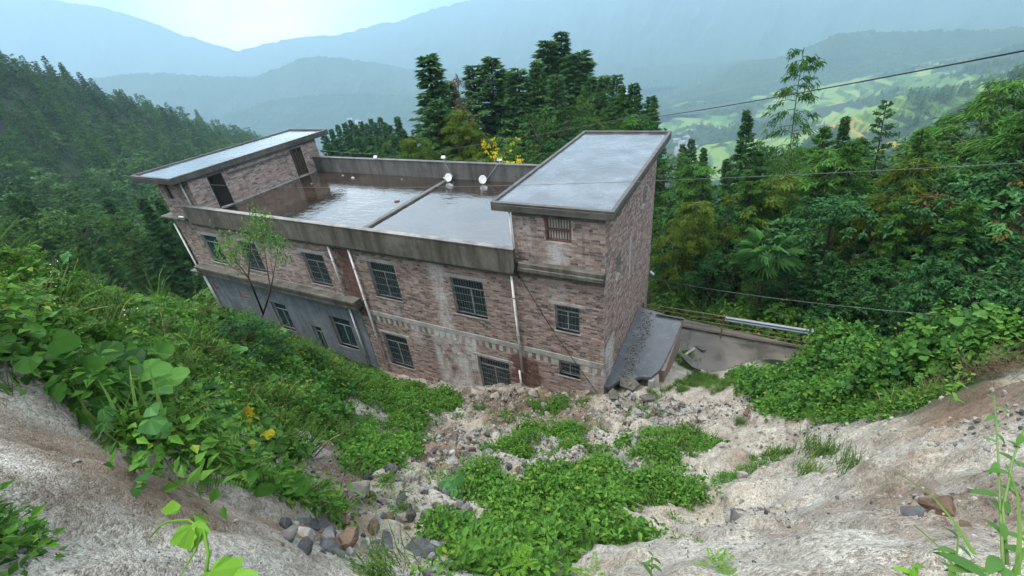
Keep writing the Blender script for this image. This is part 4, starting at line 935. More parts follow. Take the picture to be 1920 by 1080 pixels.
FIR = [make_fir(s, rag=r, width=w) for s, r, w in ((1, .40, 1.55), (2, .5, 1.25), (3, .55, 1.75), (4, .35, 1.05))]
FIR_RUST = [make_fir(9, rag=.6, width=1.5, mat=M_rusty, thin=0.55)]
PINE = [make_fir(12, nbr=70, per=60, width=2.0, rag=.3, start=.3)]
BAM = [make_bamboo(s, bend=b) for s, b in ((21, 1.5), (22, 2.2), (23, 1.0), (24, 2.8))]
LAYER = [make_fir(s, nbr=84, per=150, width=w, leaf=(0.30, 0.060), start=0.12, rag=.5, mat=M_bam) for s, w in ((91, 2.3), (92, 2.0), (93, 2.6))]
BAM_THIN = [make_bamboo(29, bend=0.35, nbr=60, per=60, full=1.0)]
BAM_Y = [make_bamboo(s, mat=M_bam_y, bend=b) for s, b in ((31, 1.5), (32, 2.4))]
BROAD = [make_broad(s) for s in (41, 42, 43)]
BROAD_L = [make_broad(s, mat=M_broad_l, leaf=(0.17, 0.075)) for s in (51, 52)]
GINK = [make_broad(61, mat=M_ginkgo, nl=7, spread=1.3, per=260, low=0.35)]
RUSTB = [make_broad(66, mat=M_rusty, nl=6, spread=1.6, per=260)]

def plant_tree(name, kind, x, y, hgt, label, cat='tree', group=None, rz=None, lean=(0.0, 0.0), wid=1.0, sink=0.3):
    tm, cm_ = kind
    t = empty(name, (x, y, g1(x, y) - sink), label, cat, group)
    s = hgt / 10.0
    t.rotation_euler = (lean[1], lean[0], random.uniform(0, 6.28) if rz is None else rz)
    if lean != (0.0, 0.0):
        t.rotation_mode = 'XYZ'; q = Matrix.Rotation(lean[0], 3, 'Y') @ Matrix.Rotation(lean[1], 3, 'X') @ Matrix.Rotation(t.rotation_euler.z, 3, 'Z'); t.rotation_euler = q.to_euler()
    t.scale = (s * wid, s * wid, s)
    link('trunk', tm, t); link('crown', cm_, t)
    return t
LR = -0.16      # the trees on the right of the house lean a little up-slope

# --- firs behind the house: (x, y, height), kind, width, label
FIRS = [
 ((-20.22, 19.51, 17.20), 3, 0.95, 'tall narrow dark fir at the left end of the clump behind the flat roof'),
 ((-20.34, 21.90, 15.44), 1, 0.80, 'shorter fir just right of the narrow fir at the left end of the clump'),
 ((-18.35, 17.16, 13.50), 0, 0.85, 'bushy fir low in front of the narrow fir at the left end of the clump'),
 ((-21.68, 28.21, 18.14), 2, 0.80, 'ragged fir behind the bare brown tree'),
 ((-19.64, 28.27, 18.27), 0, 0.85, 'broad topped fir right of the bare brown tree'),
 ((-20.67, 32.28, 18.17), 1, 0.80, 'fir half hidden behind the broad topped fir'),
 ((-16.63, 27.63, 16.50), 3, 0.95, 'slim fir standing over the yellow bush'),
 ((-17.96, 33.65, 16.58), 2, 0.70, 'dark fir in the gap left of the tallest firs'),
 ((-18.10, 37.98, 21.83), 3, 1.0, 'second tallest fir, left neighbour of the tallest in the clump'),
 ((-17.51, 40.39, 23.14), 1, 0.72, 'tallest fir with a narrow pointed top in the clump behind the house'),
 ((-15.05, 37.05, 19.65), 0, 0.70, 'fir right below the tallest fir on its right'),
 ((-14.73, 39.30, 20.47), 3, 1.0, 'pointed fir third in height, right of the tallest one'),
 ((-16.35, 31.09, 17.81), 1, 0.80, 'mid green fir stepping down left from the tallest pair'),
 ((-13.13, 28.13, 15.51), 2, 0.70, 'full fir in front of the tallest fir'),
 ((-12.29, 35.90, 16.83), 0, 0.70, 'rounded fir on the falling right edge of the clump'),
 ((-10.60, 34.34, 16.41), 1, 0.80, 'fir with twin top above the rear edge of the right tower roof'),
 ((-8.95, 32.74, 15.99), 2, 0.60, 'stout fir over the middle of the right tower roof'),
 ((-6.82, 31.22, 14.01), 0, 0.65, 'low fir right of the stout fir above the tower roof'),
 ((-5.29, 29.51, 14.60), 2, 0.62, 'separate dark fir above the right corner of the tower roof'),
 ((-3.54, 27.81, 13.48), 3, 0.60, 'thin sparse fir at the right end of the clump'),
]
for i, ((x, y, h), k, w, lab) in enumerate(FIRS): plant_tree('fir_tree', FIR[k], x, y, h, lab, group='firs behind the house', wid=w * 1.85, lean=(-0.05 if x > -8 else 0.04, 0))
MIX = [
 ((-21.18, 24.96, 15.66), LAYER[0], 0.8, 'tree', 'soft feathery fir filling the gap left of the broad topped fir'),
 ((-10.34, 29.18, 14.54), LAYER[2], 0.8, 'tree', 'light feathery fir on the right shoulder of the clump'),
 ((-8.51, 28.70, 14.01), LAYER[0], 0.8, 'tree', 'feathery fir in front of the fir with twin top'),
 ((-6.81, 29.16, 14.36), LAYER[1], 0.9, 'tree', 'feathery fir filling the clump above the right half of the tower roof'),
 ((-5.48, 27.42, 13.36), LAYER[2], 0.8, 'tree', 'feathery fir left of the separate dark fir at the tower corner'),
 ((-3.64, 25.76, 12.60), LAYER[0], 0.8, 'tree', 'feathery fir below the thin sparse fir at the clump end'),
 ((-15.19, 30.52, 16.33), LAYER[1], 0.8, 'tree', 'light feathery fir in front of the second tallest fir'),
 ((-15.64, 15.42, 12.77), BAM_Y[0], 1.3, 'bamboo', 'yellow green drooping bamboo in front of the bare brown tree'),
 ((-16.50, 14.80, 11.77), BAM_Y[1], 1.1, 'bamboo', 'yellowish bamboo at the left foot of the fir clump'),
 ((-14.08, 17.62, 12.36), BAM_Y[0], 1.2, 'bamboo', 'yellowish bamboo right of the bare brown tree'),
 ((-12.12, 15.29, 10.61), BAM[0], 1.3, 'bamboo', 'green bamboo leaning over the rear parapet above the right dish'),
 ((-13.38, 14.53, 10.28), BAM_Y[1], 1.2, 'bamboo', 'low bamboo over the rear parapet between the floodlight and the right dish'),
 ((-11.19, 26.75, 13.58), BROAD_L[0], 0.9, 'tree', 'round topped mid green broadleaf tree in the middle of the clump'),
 ((-12.11, 22.04, 12.22), BROAD_L[1], 0.8, 'tree', 'mid green leafy tree right of the yellow bush'),
 ((-9.69, 19.82, 11.16), BAM[1], 1.3, 'bamboo', 'green arching bamboo just left of the tower roof'),
 ((-9.44, 16.66, 10.05), BROAD_L[0], 0.9, 'tree', 'low bright green leafy tree at the left edge of the tower roof'),
 ((-7.78, 24.75, 12.84), BROAD_L[1], 0.9, 'tree', 'leafy tree over the middle of the tower roof rear edge'),
 ((-5.51, 23.30, 12.55), BAM[2], 1.4, 'bamboo', 'pale green bamboo over the right part of the tower roof rear edge'),
 ((-5.53, 21.23, 11.75), BAM_Y[1], 1.3, 'bamboo', 'yellow green bamboo touching the tower roof rear edge'),
 ((-8.20, 21.45, 11.50), BROAD[0], 0.9, 'tree', 'dark leafy tree over the left corner of the tower roof rear edge'),
 ((-3.78, 23.69, 11.74), BROAD[1], 0.8, 'tree', 'dark leafy tree behind the right corner of the tower roof'),
 ((-22.20, 19.21, 12.38), BROAD[2], 0.8, 'tree', 'dark leafy tree left of the narrow fir above the rear parapet'),
 ((-14.45, 13.81, 10.07), BAM_Y[1], 1.2, 'bamboo', 'yellowish bamboo low behind the left floodlit part of the rear parapet'),
 ((-17.50, 14.02, 10.40), BROAD_L[1], .8, 'tree', 'low green bushy tree left of the first dish beyond the rear parapet'),
 ((-23.31, 15.53, 11.04), BROAD_L[0], .5, 'tree', 'small bright green tree beyond the rear parapet near the left floodlight'),
]
for (x, y, h), k, w, cat, lab in MIX: plant_tree('bamboo' if cat == 'bamboo' else 'broadleaf_tree', k, x, y, h, lab, cat, wid=w * min(1.0, 10.0 / h) * 1.0)
x, y, h = (-10.46, 14.49, 10.53); plant_tree('yellow_tree', GINK[0], x, y, h + .3, 'bright yellow leafy tree seen between the trunks above the right dish', wid=0.8)
x, y, h = (-23.50, 12.44, 10.80); plant_tree('yellow_tree', GINK[0], x, y, min(h, 9), 'yellow shrub tree just behind the corner of the left stair tower', wid=0.6)

# --- the bare brown tree
def dead_tree(x, y, h):
    t = empty('dead_tree', (x, y, g1(x, y) - 0.3), 'bare brown half dead tree with drooping twigs in front of the firs', 'tree')
    rg = np.random.default_rng(77); z0 = t.location.z; tr = MB(); tw = MB()
    def P(q): return np.array([x - 0.9 * q + 0.3 * q * q, y, z0 + h * q])
    tr.tube([tuple(P(q)) for q in np.linspace(0, 1, 9)], 0.20, 9, r2=0.02)
    for i in range(60):
        q = rg.uniform(0.42, 1.0); a = rg.uniform(0, 6.28); w = rg.uniform(0.7, 2.6) * (1.25 - q); p0 = P(q)
        pts = [p0 + np.array([math.cos(a) * w * s, math.sin(a) * w * s, 0.55 * w * s - 0.75 * w * s * s]) for s in (0, .35, .7, 1.0)]
        MB().tube([tuple(p) for p in pts], 0.04, 4, r2=0.012).build('branch', M_bark_pale, t)
        for j in range(7):
            s = rg.uniform(0.3, 1); b0 = pts[0] * (1 - s) + pts[3] * s; e = b0 + np.array([rg.normal() * .3, rg.normal() * .3, -rg.uniform(0.15, 0.7)])
            tw.tube([tuple(b0), tuple((b0 + e) / 2 + rg.normal(size=3) * .05), tuple(e)], 0.014, 3, r2=0.006)
    tr.build('trunk', M_bark_pale, t, smooth=True)
    tag(tw.build('twigs', M_bark_pale, t), kind='stuff')
    c = link('crown', RUSTB[0][1], t); c.scale = (0.7, 0.7, h / 10 * 0.9)
x, y, h = (-16.10, 18.72, 14.97); dead_tree(x, y, h)

# --- the row of conifers to the left, by the town
row = [(604,243,100),(618,236,92),(630,228,104),(643,224,90),(655,219,98),(664,228,86),(674,222,102),(684,226,92),(693,217,98),(702,224,88),(710,214,94),(720,224,84),(728,228,78),(742,212,72),(752,236,66),(736,246,62),(650,246,74),(668,250,70),(688,248,68),(706,250,66),(628,254,76),(614,262,70),(758,256,58),(722,262,54),(690,268,56),(660,272,54)]
TROW = [(-73.00, 53.04, 27.80),(-65.94, 48.98, 26.50),(-73.99, 57.98, 29.69),(-62.73, 49.55, 26.71),(-67.70, 55.95, 28.66),(-58.62, 48.09, 25.16),(-69.29, 60.06, 28.77),(-61.58, 53.63, 26.11),(-64.99, 58.69, 27.94),(-57.55, 51.98, 25.09),(-60.95, 57.02, 26.98),(-53.62, 50.17, 23.91),(-49.13, 46.15, 22.23),(-44.09, 42.61, 21.81),(-39.89, 38.31, 18.52),(-38.19, 34.47, 17.15),(-50.96, 38.72, 21.60),(-47.20, 36.88, 20.03),(-44.74, 36.53, 19.31),(-42.46, 35.96, 18.37),(-53.68, 38.70, 21.83),(-49.93, 33.86, 20.08),(-34.58, 32.32, 15.21),(-33.60, 27.83, 14.37),(-36.40, 27.90, 14.93),(-36.20, 25.22, 14.57)]
for i, (x, y, h) in enumerate(TROW):
    plant_tree('fir_tree', FIR[i % 4], x, y, h, 'small dark conifer in the misty row between the left stair tower and the firs', group='conifers in the row beyond the roof', wid=min(1.0, 15 / h) * 1.2)

# --- right of the house
RT = [
 ((5.20, 21.54, 15.14), BAM_THIN[0], 'bamboo', 1.15, 'single tall airy bamboo rising above all others on the right'),
 ((3.26, 17.39, 12.41), FIR[0], 'fir_tree', 0.80, 'dark pointed fir right of the house, left of the tall bamboo'),
 ((9.83, 20.13, 12.39), PINE[0], 'pine_tree', 0.80, 'dark flat tiered pine right of the tall bamboo'),
 ((8.40, 21.20, 11.51), FIR[1], 'fir_tree', 0.9, 'small dark fir between the tall bamboo and the tiered pine'),
 ((11.45, 15.28, 13.07), BAM[3], 'bamboo', 1.9, 'big feathery bamboo crown bowing to the right above the others'),
 ((11.18, 17.24, 12.50), BAM[1], 'bamboo', 1.7, 'feathery bamboo left beside the big bowing crown'),
 ((10.37, 14.76, 11.05), LAYER[0], 'fir_tree', 0.95, 'feathery fir in front of the big bowing bamboo crown'),
 ((7.09, 18.05, 11.42), LAYER[1], 'fir_tree', 0.95, 'dense feathery fir to the right of the tall airy bamboo'),
 ((6.18, 16.35, 10.45), BAM[2], 'bamboo', 1.7, 'bamboo at the foot of the tall airy bamboo'),
 ((8.06, 15.27, 10.72), LAYER[2], 'fir_tree', 0.95, 'feathery fir in the middle of the right grove below the small fir'),
 ((8.28, 10.95, 9.18), BAM_Y[0], 'bamboo', 1.0, 'bright yellow green bamboo in the middle of the right grove'),
 ((10.53, 11.17, 9.25), BROAD[0], 'broadleaf_tree', 1.1, 'dark leafy tree below the big bowing bamboo'),
 ((11.84, 11.68, 10.29), BROAD[1], 'broadleaf_tree', 1.1, 'dark leafy tree near the right border of the grove, half way up'),
 ((12.89, 12.99, 11.52), LAYER[2], 'fir_tree', 0.95, 'feathery fir at the right border of the view'),
 ((11.98, 9.80, 9.84), RUSTB[0], 'broadleaf_tree', 1.0, 'rust tinged leafy tree at the right border of the view'),
 ((11.98, 8.82, 8.36), BROAD[2], 'broadleaf_tree', 1.1, 'dark tree low at the right border above the vines'),
 ((9.33, 9.76, 7.60), LAYER[2], 'fir_tree', 0.95, 'dark layered leafy tree right of the bright bamboo'),
 ((10.68, 8.48, 7.46), LAYER[2], 'fir_tree', 0.95, 'dark layered tree above the vine hedge'),
 ((7.35, 11.95, 8.16), BROAD[1], 'broadleaf_tree', 1.1, 'dark leafy tree left of the bright bamboo'),
 ((6.95, 12.92, 7.56), BAM[0], 'bamboo', 1.5, 'dark bamboo behind the fan palm on its right'),
 ((2.17, 14.77, 8.60), BAM_Y[1], 'bamboo', 1.6, 'olive bamboo right of the house beside the pointed fir'),
 ((1.19, 13.91, 7.52), BROAD[2], 'broadleaf_tree', 1.0, 'shaded leafy tree between the house and the palm'),
 ((0.32, 12.11, 7.10), BAM_Y[0], 'bamboo', 1.4, 'yellow green bamboo close to the rear right corner of the house'),
 ((0.02, 16.30, 8.79), BAM[2], 'bamboo', 1.6, 'green bamboo behind the rear right corner of the house'),
 ((-1.38, 20.46, 9.13), BROAD_L[0], 'broadleaf_tree', 0.9, 'mid green tree right beside the tower roof corner'),
 ((0.03, 22.24, 9.57), FIR[2], 'fir_tree', 0.8, 'dark rounded fir right of the tower, in front of the fields'),
 ((-0.36, 21.19, 9.35), FIR[0], 'fir_tree', 0.8, 'dark fir beside the rounded fir right of the tower'),
 ((0.72, 24.30, 8.64), FIR[3], 'fir_tree', 0.9, 'slim dark fir on the right of the pair near the tower'),
 ((2.56, 19.09, 9.29), FIR[1], 'fir_tree', 0.9, 'fir left below the pointed fir'),
 ((5.02, 17.34, 8.35), FIR[2], 'fir_tree', 0.8, 'bushy fir right below the pointed fir'),
 ((3.67, 11.49, 5.56), BROAD[0], 'broadleaf_tree', 0.9, 'dark undergrowth tree left of the fan palm'),
 ((8.24, 10.04, 5.76), BROAD[2], 'broadleaf_tree', 1.0, 'dark undergrowth tree right of the fan palm'),
 ((6.06, 9.72, 4.00), BROAD[1], 'broadleaf_tree', 0.9, 'low dark tree in the shade behind the guard rail'),
 ((2.64, 10.19, 3.41), BROAD[1], 'broadleaf_tree', 0.9, 'low dark tree behind the rusty railing'),
 ((0.34, 11.31, 3.95), BROAD[2], 'broadleaf_tree', 0.8, 'low dark tree at the rear corner of the house'),
 ((9.60, 7.90, 5.13), BROAD[1], 'broadleaf_tree', 0.9, 'low dark tree behind the middle of the vine hedge'),
 ((11.45, 7.20, 6.18), BROAD[0], 'broadleaf_tree', 1.0, 'low dark tree behind the right end of the vine hedge'),
 ((9.88, 17.66, 11.22), BAM[3], 'bamboo', 1.7, 'far bamboo behind the tiered pine'),
 ((14.52, 19.64, 12.04), BAM[0], 'bamboo', 1.8, 'far bamboo right behind the big bowing crown'),
 ((9.60, 16.70, 8.15), LAYER[0], 'fir_tree', 0.95, 'shaded feathery fir behind the bright yellow green bamboo'),
 ((5.80, 18.99, 7.33), BAM[1], 'bamboo', 1.7, 'shaded bamboo behind the palm'),
 ((4.66, 9.25, 3.00), BROAD_L[1], 'broadleaf_tree', 0.6, 'small fresh green tree behind the guard rail post'),
]
for (x, y, h), k, nm, w, lab in RT:
    plant_tree(nm, k, x + 0.128 * h, y, h * (1.10 if nm == 'bamboo' else 1.06) + 1.3, lab, 'bamboo' if nm == 'bamboo' else 'tree', wid=w * min(1.0, 10.0 / h) * 0.85, lean=(LR * 0.8, 0.04), rz=random.uniform(-.7, .7))

# --- the depth of the grove behind
rg = np.random.default_rng(15); deep = []
for k in range(4000):
    az = R(rg.uniform(-5, 40)); d = rg.uniform(26, 62); x, y = CAMP[0] + d * math.sin(az), CAMP[1] + d * math.cos(az)
    if y < 8.4 - 0.25 * max(0, x - 6) or (x < 5.5 and d > 34): continue
    if all((x - a) ** 2 + (y - b) ** 2 > (2.3 + d * 0.03) ** 2 for a, b in deep): deep.append((x, y))
for i, (x, y) in enumerate(deep[:95]):
    d = math.hypot(x - 3.3, y + 11.6); az = math.degrees(math.atan2(x - 3.3, y + 11.6)); z0 = g1(x, y)
    lim = 7.456 + d * math.tan(R(-14.0 + 0.35 * max(0, az - 8) if 2 < az < 16 else (-17.0 if az <= 2 else -10.0))) - z0
    q = rg.random(); h = max(4.5, min(lim, rg.uniform(8, 15)))
    kd = BAM[rg.integers(4)] if q < .3 else LAYER[rg.integers(3)] if q < .55 else (BROAD[rg.integers(3)] if q < .8 else (BROAD_L[rg.integers(2)] if q < .92 else FIR[rg.integers(4)]))
    nm = 'bamboo' if q < .3 else 'fir_tree' if q < .55 else ('broadleaf_tree' if q < .92 else 'fir_tree')
    plant_tree(nm, kd, x, y, h, {'bamboo': 'feathery bamboo standing deep in the dark grove right of the house', 'broadleaf_tree': 'dark leafy tree deep in the grove right of the house', 'fir_tree': 'feathery fir with layered branches deep in the grove right of the house'}[nm], 'bamboo' if nm == 'bamboo' else 'tree', 'growth deep in the right grove (%s)' % {'bamboo': 'bamboo', 'broadleaf_tree': 'leafy trees', 'fir_tree': 'firs'}[nm], wid=0.95 if nm == 'bamboo' else 1.0, lean=(LR * 0.7, 0.03))
print('grove', len(deep))

# --- fan palm
def fan_leaf():
    rg = np.random.default_rng(5); V = []; F = []; T = []
    for i in range(17):
        a = R(-118 + 236 * i / 16); d = np.array([math.cos(a), math.sin(a), 0.02]); L = 0.62 * rg.uniform(.9, 1.05) * (1 - 0.15 * abs(a) / 2)
        s = np.array([-math.sin(a), math.cos(a), 0]) * 0.017; p0 = np.array([0.55, 0, 0]); n = len(V)
        tip = p0 + d * L + np.array([0, 0, -0.16 - 0.1 * rg.random()]); mid = p0 + d * L * 0.55 + np.array([0, 0, 0.015])
        V += [p0, mid - s, tip, mid + s]; F += [(n, n+1, n+2), (n, n+2, n+3)]; T += [0.4 + 0.3 * rg.random()] * 4
    n = len(V); V += [np.array(q) for q in ((0, -0.012, 0), (0, 0.012, 0), (0.55, 0.010, 0.0), (0.55, -0.010, 0.0))]; F += [(n, n+1, n+2), (n, n+2, n+3)]; T += [0.8] * 4
    return tri_mesh('leaf', np.array(V), np.array(F), M_palm, np.array(T))
FAN = fan_leaf()
x, y, z = (4.91, 9.41, -2.94)
palm = empty('palm_tree', (x, y, g1(x, y) - 0.2), 'fan palm with stiff spread leaves standing in front of the dark grove', 'palm')
hp = z - palm.location.z
MB().tube([(x, y, z - hp), (x + .05, y, z - hp * .5), (x, y, z)], 0.13, 9).build('trunk', M_bark, palm, smooth=True)
for i in range(18):
    l = link('leaf', FAN, palm); e = 0.9 - 1.5 * (i / 22); a = i * 2.399
    l.location = (0, 0, hp - 0.05 + 0.1 * (1 - i / 22)); l.rotation_euler = (random.uniform(-.3, .3), -e, a); sc = random.uniform(0.85, 1.15) * 1.3; l.scale = (sc, sc, sc)

# --- the wooded hillside on the left
FAR = [make_fir(s, nbr=54, per=34, width=w, leaf=(0.55, 0.17), start=0.12, rag=.4, mat=M_fir_far) for s, w in ((71, 2.0), (72, 1.6), (73, 2.4))]
FARB = [make_broad(s, mat=M_fir_far, nl=9, per=180, leaf=(0.46, 0.24), spread=2.6, low=0.2) for s in (81, 82)]
def joined(kind, name):
    tm, cm_ = kind; n = len(tm.vertices)
    co = np.empty(n * 3); tm.vertices.foreach_get('co', co); c2 = np.empty(len(cm_.vertices) * 3); cm_.vertices.foreach_get('co', c2)
    me = bpy.data.meshes.new(name)
    return me
cand = []
rg = np.random.default_rng(5)
d = 30.0
while d < 450:
    sp = 3.1 + min(d, 200) * 0.011; na = int(R(48) * d / sp)
    for j in range(na):
        az = R(-97) + R(48) * (j + rg.random() * .9) / na; dd = d + sp * rg.uniform(-.45, .45)
        x, y = CAMP[0] + dd * math.sin(az), CAMP[1] + dd * math.cos(az)
        if not (y > -3 and x > -27 and y < 12): cand.append((x, y, dd))
    d += sp * 0.92
hz_ = land(np.array([c[0] for c in cand]), np.array([c[1] for c in cand]))
keep = []
for (x, y, d), z in zip(cand, hz_): keep.append((x, y, d, z))
keep.sort(key=lambda q: q[2])
GRP_L = 'trees on the hillside to the left'
for i, (x, y, d, z) in enumerate(keep[:290]):
    conif = rg.random() < 0.72; k = FAR[rg.integers(3)] if conif else FARB[rg.integers(2)]
    if d < 62: k = FIR[rg.integers(4)] if conif else (BROAD[rg.integers(3)] if rg.random() < .6 else BROAD_L[rg.integers(2)])
    h = rg.uniform(6.5, 10.5) * (0.85 if d < 45 else 1.15)
    if d < 42: h = min(h, 6.5)
    t = plant_tree('fir_tree' if conif else 'broadleaf_tree', k, x, y, h, 'dark green conifer in the misty wood on the left hillside' if conif else 'dark green leafy tree in the misty wood on the left hillside', 'tree', GRP_L + (' (conifers)' if conif else ' (leafy)'), wid=1.0 if conif else 1.0, sink=0.6)
print('hillside trees', len(keep))

# ================================================================ scattered growth (stuff)
def scatter(name, label, protos, pts, rot, scl, idx, cat=None, parent=None):
    """one object: points carrying turned and scaled copies of small plant meshes"""
    me = bpy.data.meshes.new(name); n = len(pts)
    me.vertices.add(n); me.vertices.foreach_set('co', np.asarray(pts, np.float32).ravel())
    a = me.attributes.new('rot', 'FLOAT_VECTOR', 'POINT'); a.data.foreach_set('vector', np.asarray(rot, np.float32).ravel())
    a = me.attributes.new('scl', 'FLOAT', 'POINT'); a.data.foreach_set('value', np.asarray(scl, np.float32))
    a = me.attributes.new('idx', 'INT', 'POINT'); a.data.foreach_set('value', np.asarray(idx, np.int32))
    me.update(); o = link(name, me, parent)
    ng = bpy.data.node_groups.new(name, 'GeometryNodeTree')
    ng.interface.new_socket('Geometry', in_out='INPUT', socket_type='NodeSocketGeometry'); ng.interface.new_socket('Geometry', in_out='OUTPUT', socket_type='NodeSocketGeometry')
    gi = ng.nodes.new('NodeGroupInput'); go_ = ng.nodes.new('NodeGroupOutput'); j = ng.nodes.new('GeometryNodeJoinGeometry')
    def na(nm, ty):
        q = ng.nodes.new('GeometryNodeInputNamedAttribute'); q.data_type = ty; q.inputs['Name'].default_value = nm; return q.outputs['Attribute']
    r_, s_, i_ = na('rot', 'FLOAT_VECTOR'), na('scl', 'FLOAT'), na('idx', 'INT')
    for k, p in enumerate(protos):
        oi = ng.nodes.new('GeometryNodeObjectInfo'); oi.inputs['Object'].default_value = p; oi.inputs['As Instance'].default_value = True
        ip = ng.nodes.new('GeometryNodeInstanceOnPoints'); cp = ng.nodes.new('FunctionNodeCompare'); cp.data_type = 'INT'; cp.operation = 'EQUAL'
        ng.links.new(i_, cp.inputs[2]); cp.inputs[3].default_value = k
        ng.links.new(gi.outputs[0], ip.inputs['Points']); ng.links.new(cp.outputs[0], ip.inputs['Selection']); ng.links.new(oi.outputs['Geometry'], ip.inputs['Instance'])
        ng.links.new(r_, ip.inputs['Rotation']); ng.links.new(s_, ip.inputs['Scale']); ng.links.new(ip.outputs[0], j.inputs[0])
    ng.links.new(j.outputs[0], go_.inputs[0])
    md = o.modifiers.new('scatter', 'NODES'); md.node_group = ng
    return tag(o, label, cat, kind='stuff')
def proto(name, mesh): return bpy.data.objects.new(name, mesh)
if len(keep) > 290:
    q = keep[290:]; n = len(q); rg = np.random.default_rng(8)
    def jm(kind):
        c = Crown(); return kind[1]
    PR = [proto('far_tree', k[1]) for k in FAR + FARB]
    scatter('hillside_forest', 'far upper part of the misty wood on the left hillside', PR, [(a, b, d - 0.6) for a, b, _, d in q], np.stack([np.zeros(n), np.zeros(n), rg.uniform(0, 6.28, n)], -1), 0.62 + 1.15 * rg.random(n) ** 1.8, rg.choice([0, 1, 2, 0, 1, 2, 1, 3, 4], n), 'forest')
# the woods on the right hillside and between the fields
rg = np.random.default_rng(18); pts = []
for k in range(120000):
    az = R(rg.uniform(-12, 48)); d = 95 + 1950 * rg.random() ** 1.35
    x, y = CAMP[0] + d * math.sin(az), CAMP[1] + d * math.cos(az); pts.append((x, y, d, math.degrees(az)))
pts = np.array(pts); X, Y, Dd, Az = pts.T
n1 = fbm(X / 120, Y / 120, 31.0, 4); n2 = fbm(X / 45, Y / 45, 41.0, 3)
infield = (X > -325) & (X < 565) & (Y > 590) & (Y < 1850)
side = Az > 11.5 + (Dd - 520) * 0.0023
k = np.where(infield & ~side, n1 > 0.24, np.where(Dd < 840, n1 > -0.7, n1 > -0.1)) & (rg.random(len(X)) < np.where(Dd < 520, 1.0, 0.6))
k &= ~((Az < 11) & (Dd < 580) & (Dd > 262) & (n2 < 0.1))
X, Y, Dd = X[k][:24000], Y[k][:24000], Dd[k][:24000]; n = len(X)
Z = land(X, Y) + sstep(70, 500, np.hypot(X - 3.3, Y + 11.6)) * 9 * fbm(X / 100, Y / 100, 3.0, 4)
if_ = (X > -325) & (X < 565) & (Y > 590) & (Y < 1850); Z = Z + np.where(if_, 4.0, 0)
fgold = np.maximum(poly_sd([(119.03, 1130.30), (134.10, 769.41), (143.61, 726.10), (108.74, 825.90)], X, Y), poly_sd([(114.26, 1409.88), (228.16, 1177.30), (181.30, 744.50), (153.03, 751.65), (121.68, 1170.69)], X, Y)); kk = fgold < 0; X, Y, Z, Dd = X[kk], Y[kk], Z[kk], Dd[kk]; n = len(X)
scatter('valley_woods', 'scattered dark woods on the right hillside and between the terraced fields', [proto('far_tree', q[1]) for q in FAR + FARB], np.stack([X, Y, Z - 0.5], -1), np.stack([np.zeros(n), np.zeros(n), rg.uniform(0, 6.28, n)], -1), rg.uniform(0.8, 1.5, n), rg.integers(0, 5, n), 'woods')

# ================================================================ GROUND COVER AND STONES
M_herb = leaf_mat('herb_leaves', (0.022, 0.072, 0.012), (0.135, 0.300, 0.042), 0.42, 0.3, yellow=(0.24, 0.24, 0.03), yfrac=0.006)
M_vine = leaf_mat('vine_leaves', (0.014, 0.058, 0.014), (0.095, 0.235, 0.038), 0.38, 0.28, yellow=(0.30, 0.27, 0.03), yfrac=0.008)
M_grass = leaf_mat('grass_blades', (0.035, 0.080, 0.016), (0.140, 0.260, 0.050), 0.5, 0.3, yellow=(0.24, 0.20, 0.06), yfrac=0.06)
M_fern = leaf_mat('fern_fronds', (0.030, 0.075, 0.014), (0.110, 0.220, 0.032), 0.5, 0.3)
M_gourd = leaf_mat('gourd_leaves', (0.040, 0.130, 0.040), (0.110, 0.270, 0.070), 0.38, 0.3)
M_lime = leaf_mat('young_gourd_leaves', (0.09, 0.22, 0.02), (0.17, 0.34, 0.035), 0.4, 0.4)
M_ylw = leaf_mat('yellowed_leaves', (0.42, 0.34, 0.02), (0.62, 0.50, 0.03), 0.5, 0.35)
M_ytree = leaf_mat('young_tree_leaves', (0.030, 0.095, 0.030), (0.13, 0.27, 0.05), 0.42, 0.3)
M_weed = leaf_mat('weed_leaves', (0.030, 0.085, 0.020), (0.100, 0.210, 0.045), 0.4, 0.3)
M_dry = simple('dry_stems', (0.105, 0.072, 0.042), 0.9)
M_stemg = simple('green_stems', (0.10, 0.17, 0.04), 0.6)
M_petal = simple('white_petals', (0.75, 0.75, 0.70), 0.6, var=0.05)

def sprig_herb(seed, n=26, size=0.100, rad=0.21, hgt=0.26, mat=None, wr=0.58):
    rg = np.random.default_rng(seed); c = Crown(); a = rg.uniform(0, 6.28, n); r = rad * np.sqrt(rg.random(n)); z = hgt * rg.uniform(0.15, 1.0, n)
    P = np.stack([r * np.cos(a), r * np.sin(a), z], -1); D = np.stack([np.cos(a + rg.normal(size=n) * .7), np.sin(a + rg.normal(size=n) * .7), rg.uniform(-0.6, 0.45, n)], -1)
    V, F = leaf_arrays(P, D, size * rg.uniform(0.6, 1.3, n), size * wr * rg.uniform(0.8, 1.25, n), rg, 0.18, 0.18); c.add(V, F, np.clip(rg.normal(0.5, 0.24, n) + 0.25 * (z / hgt - 0.6), 0, 1))
    k = 6; a = rg.uniform(0, 6.28, k); P = np.zeros((k, 3)) + rg.normal(size=(k, 3)) * 0.02; D = np.stack([np.cos(a) * .5, np.sin(a) * .5, np.ones(k)], -1)
    V, F = leaf_arrays(P, D, hgt * 0.9, 0.008, rg, 0.1, 0.05); c.add(V, F, np.full(k, 0.3))
    return c.mesh('sprig', mat or M_herb)
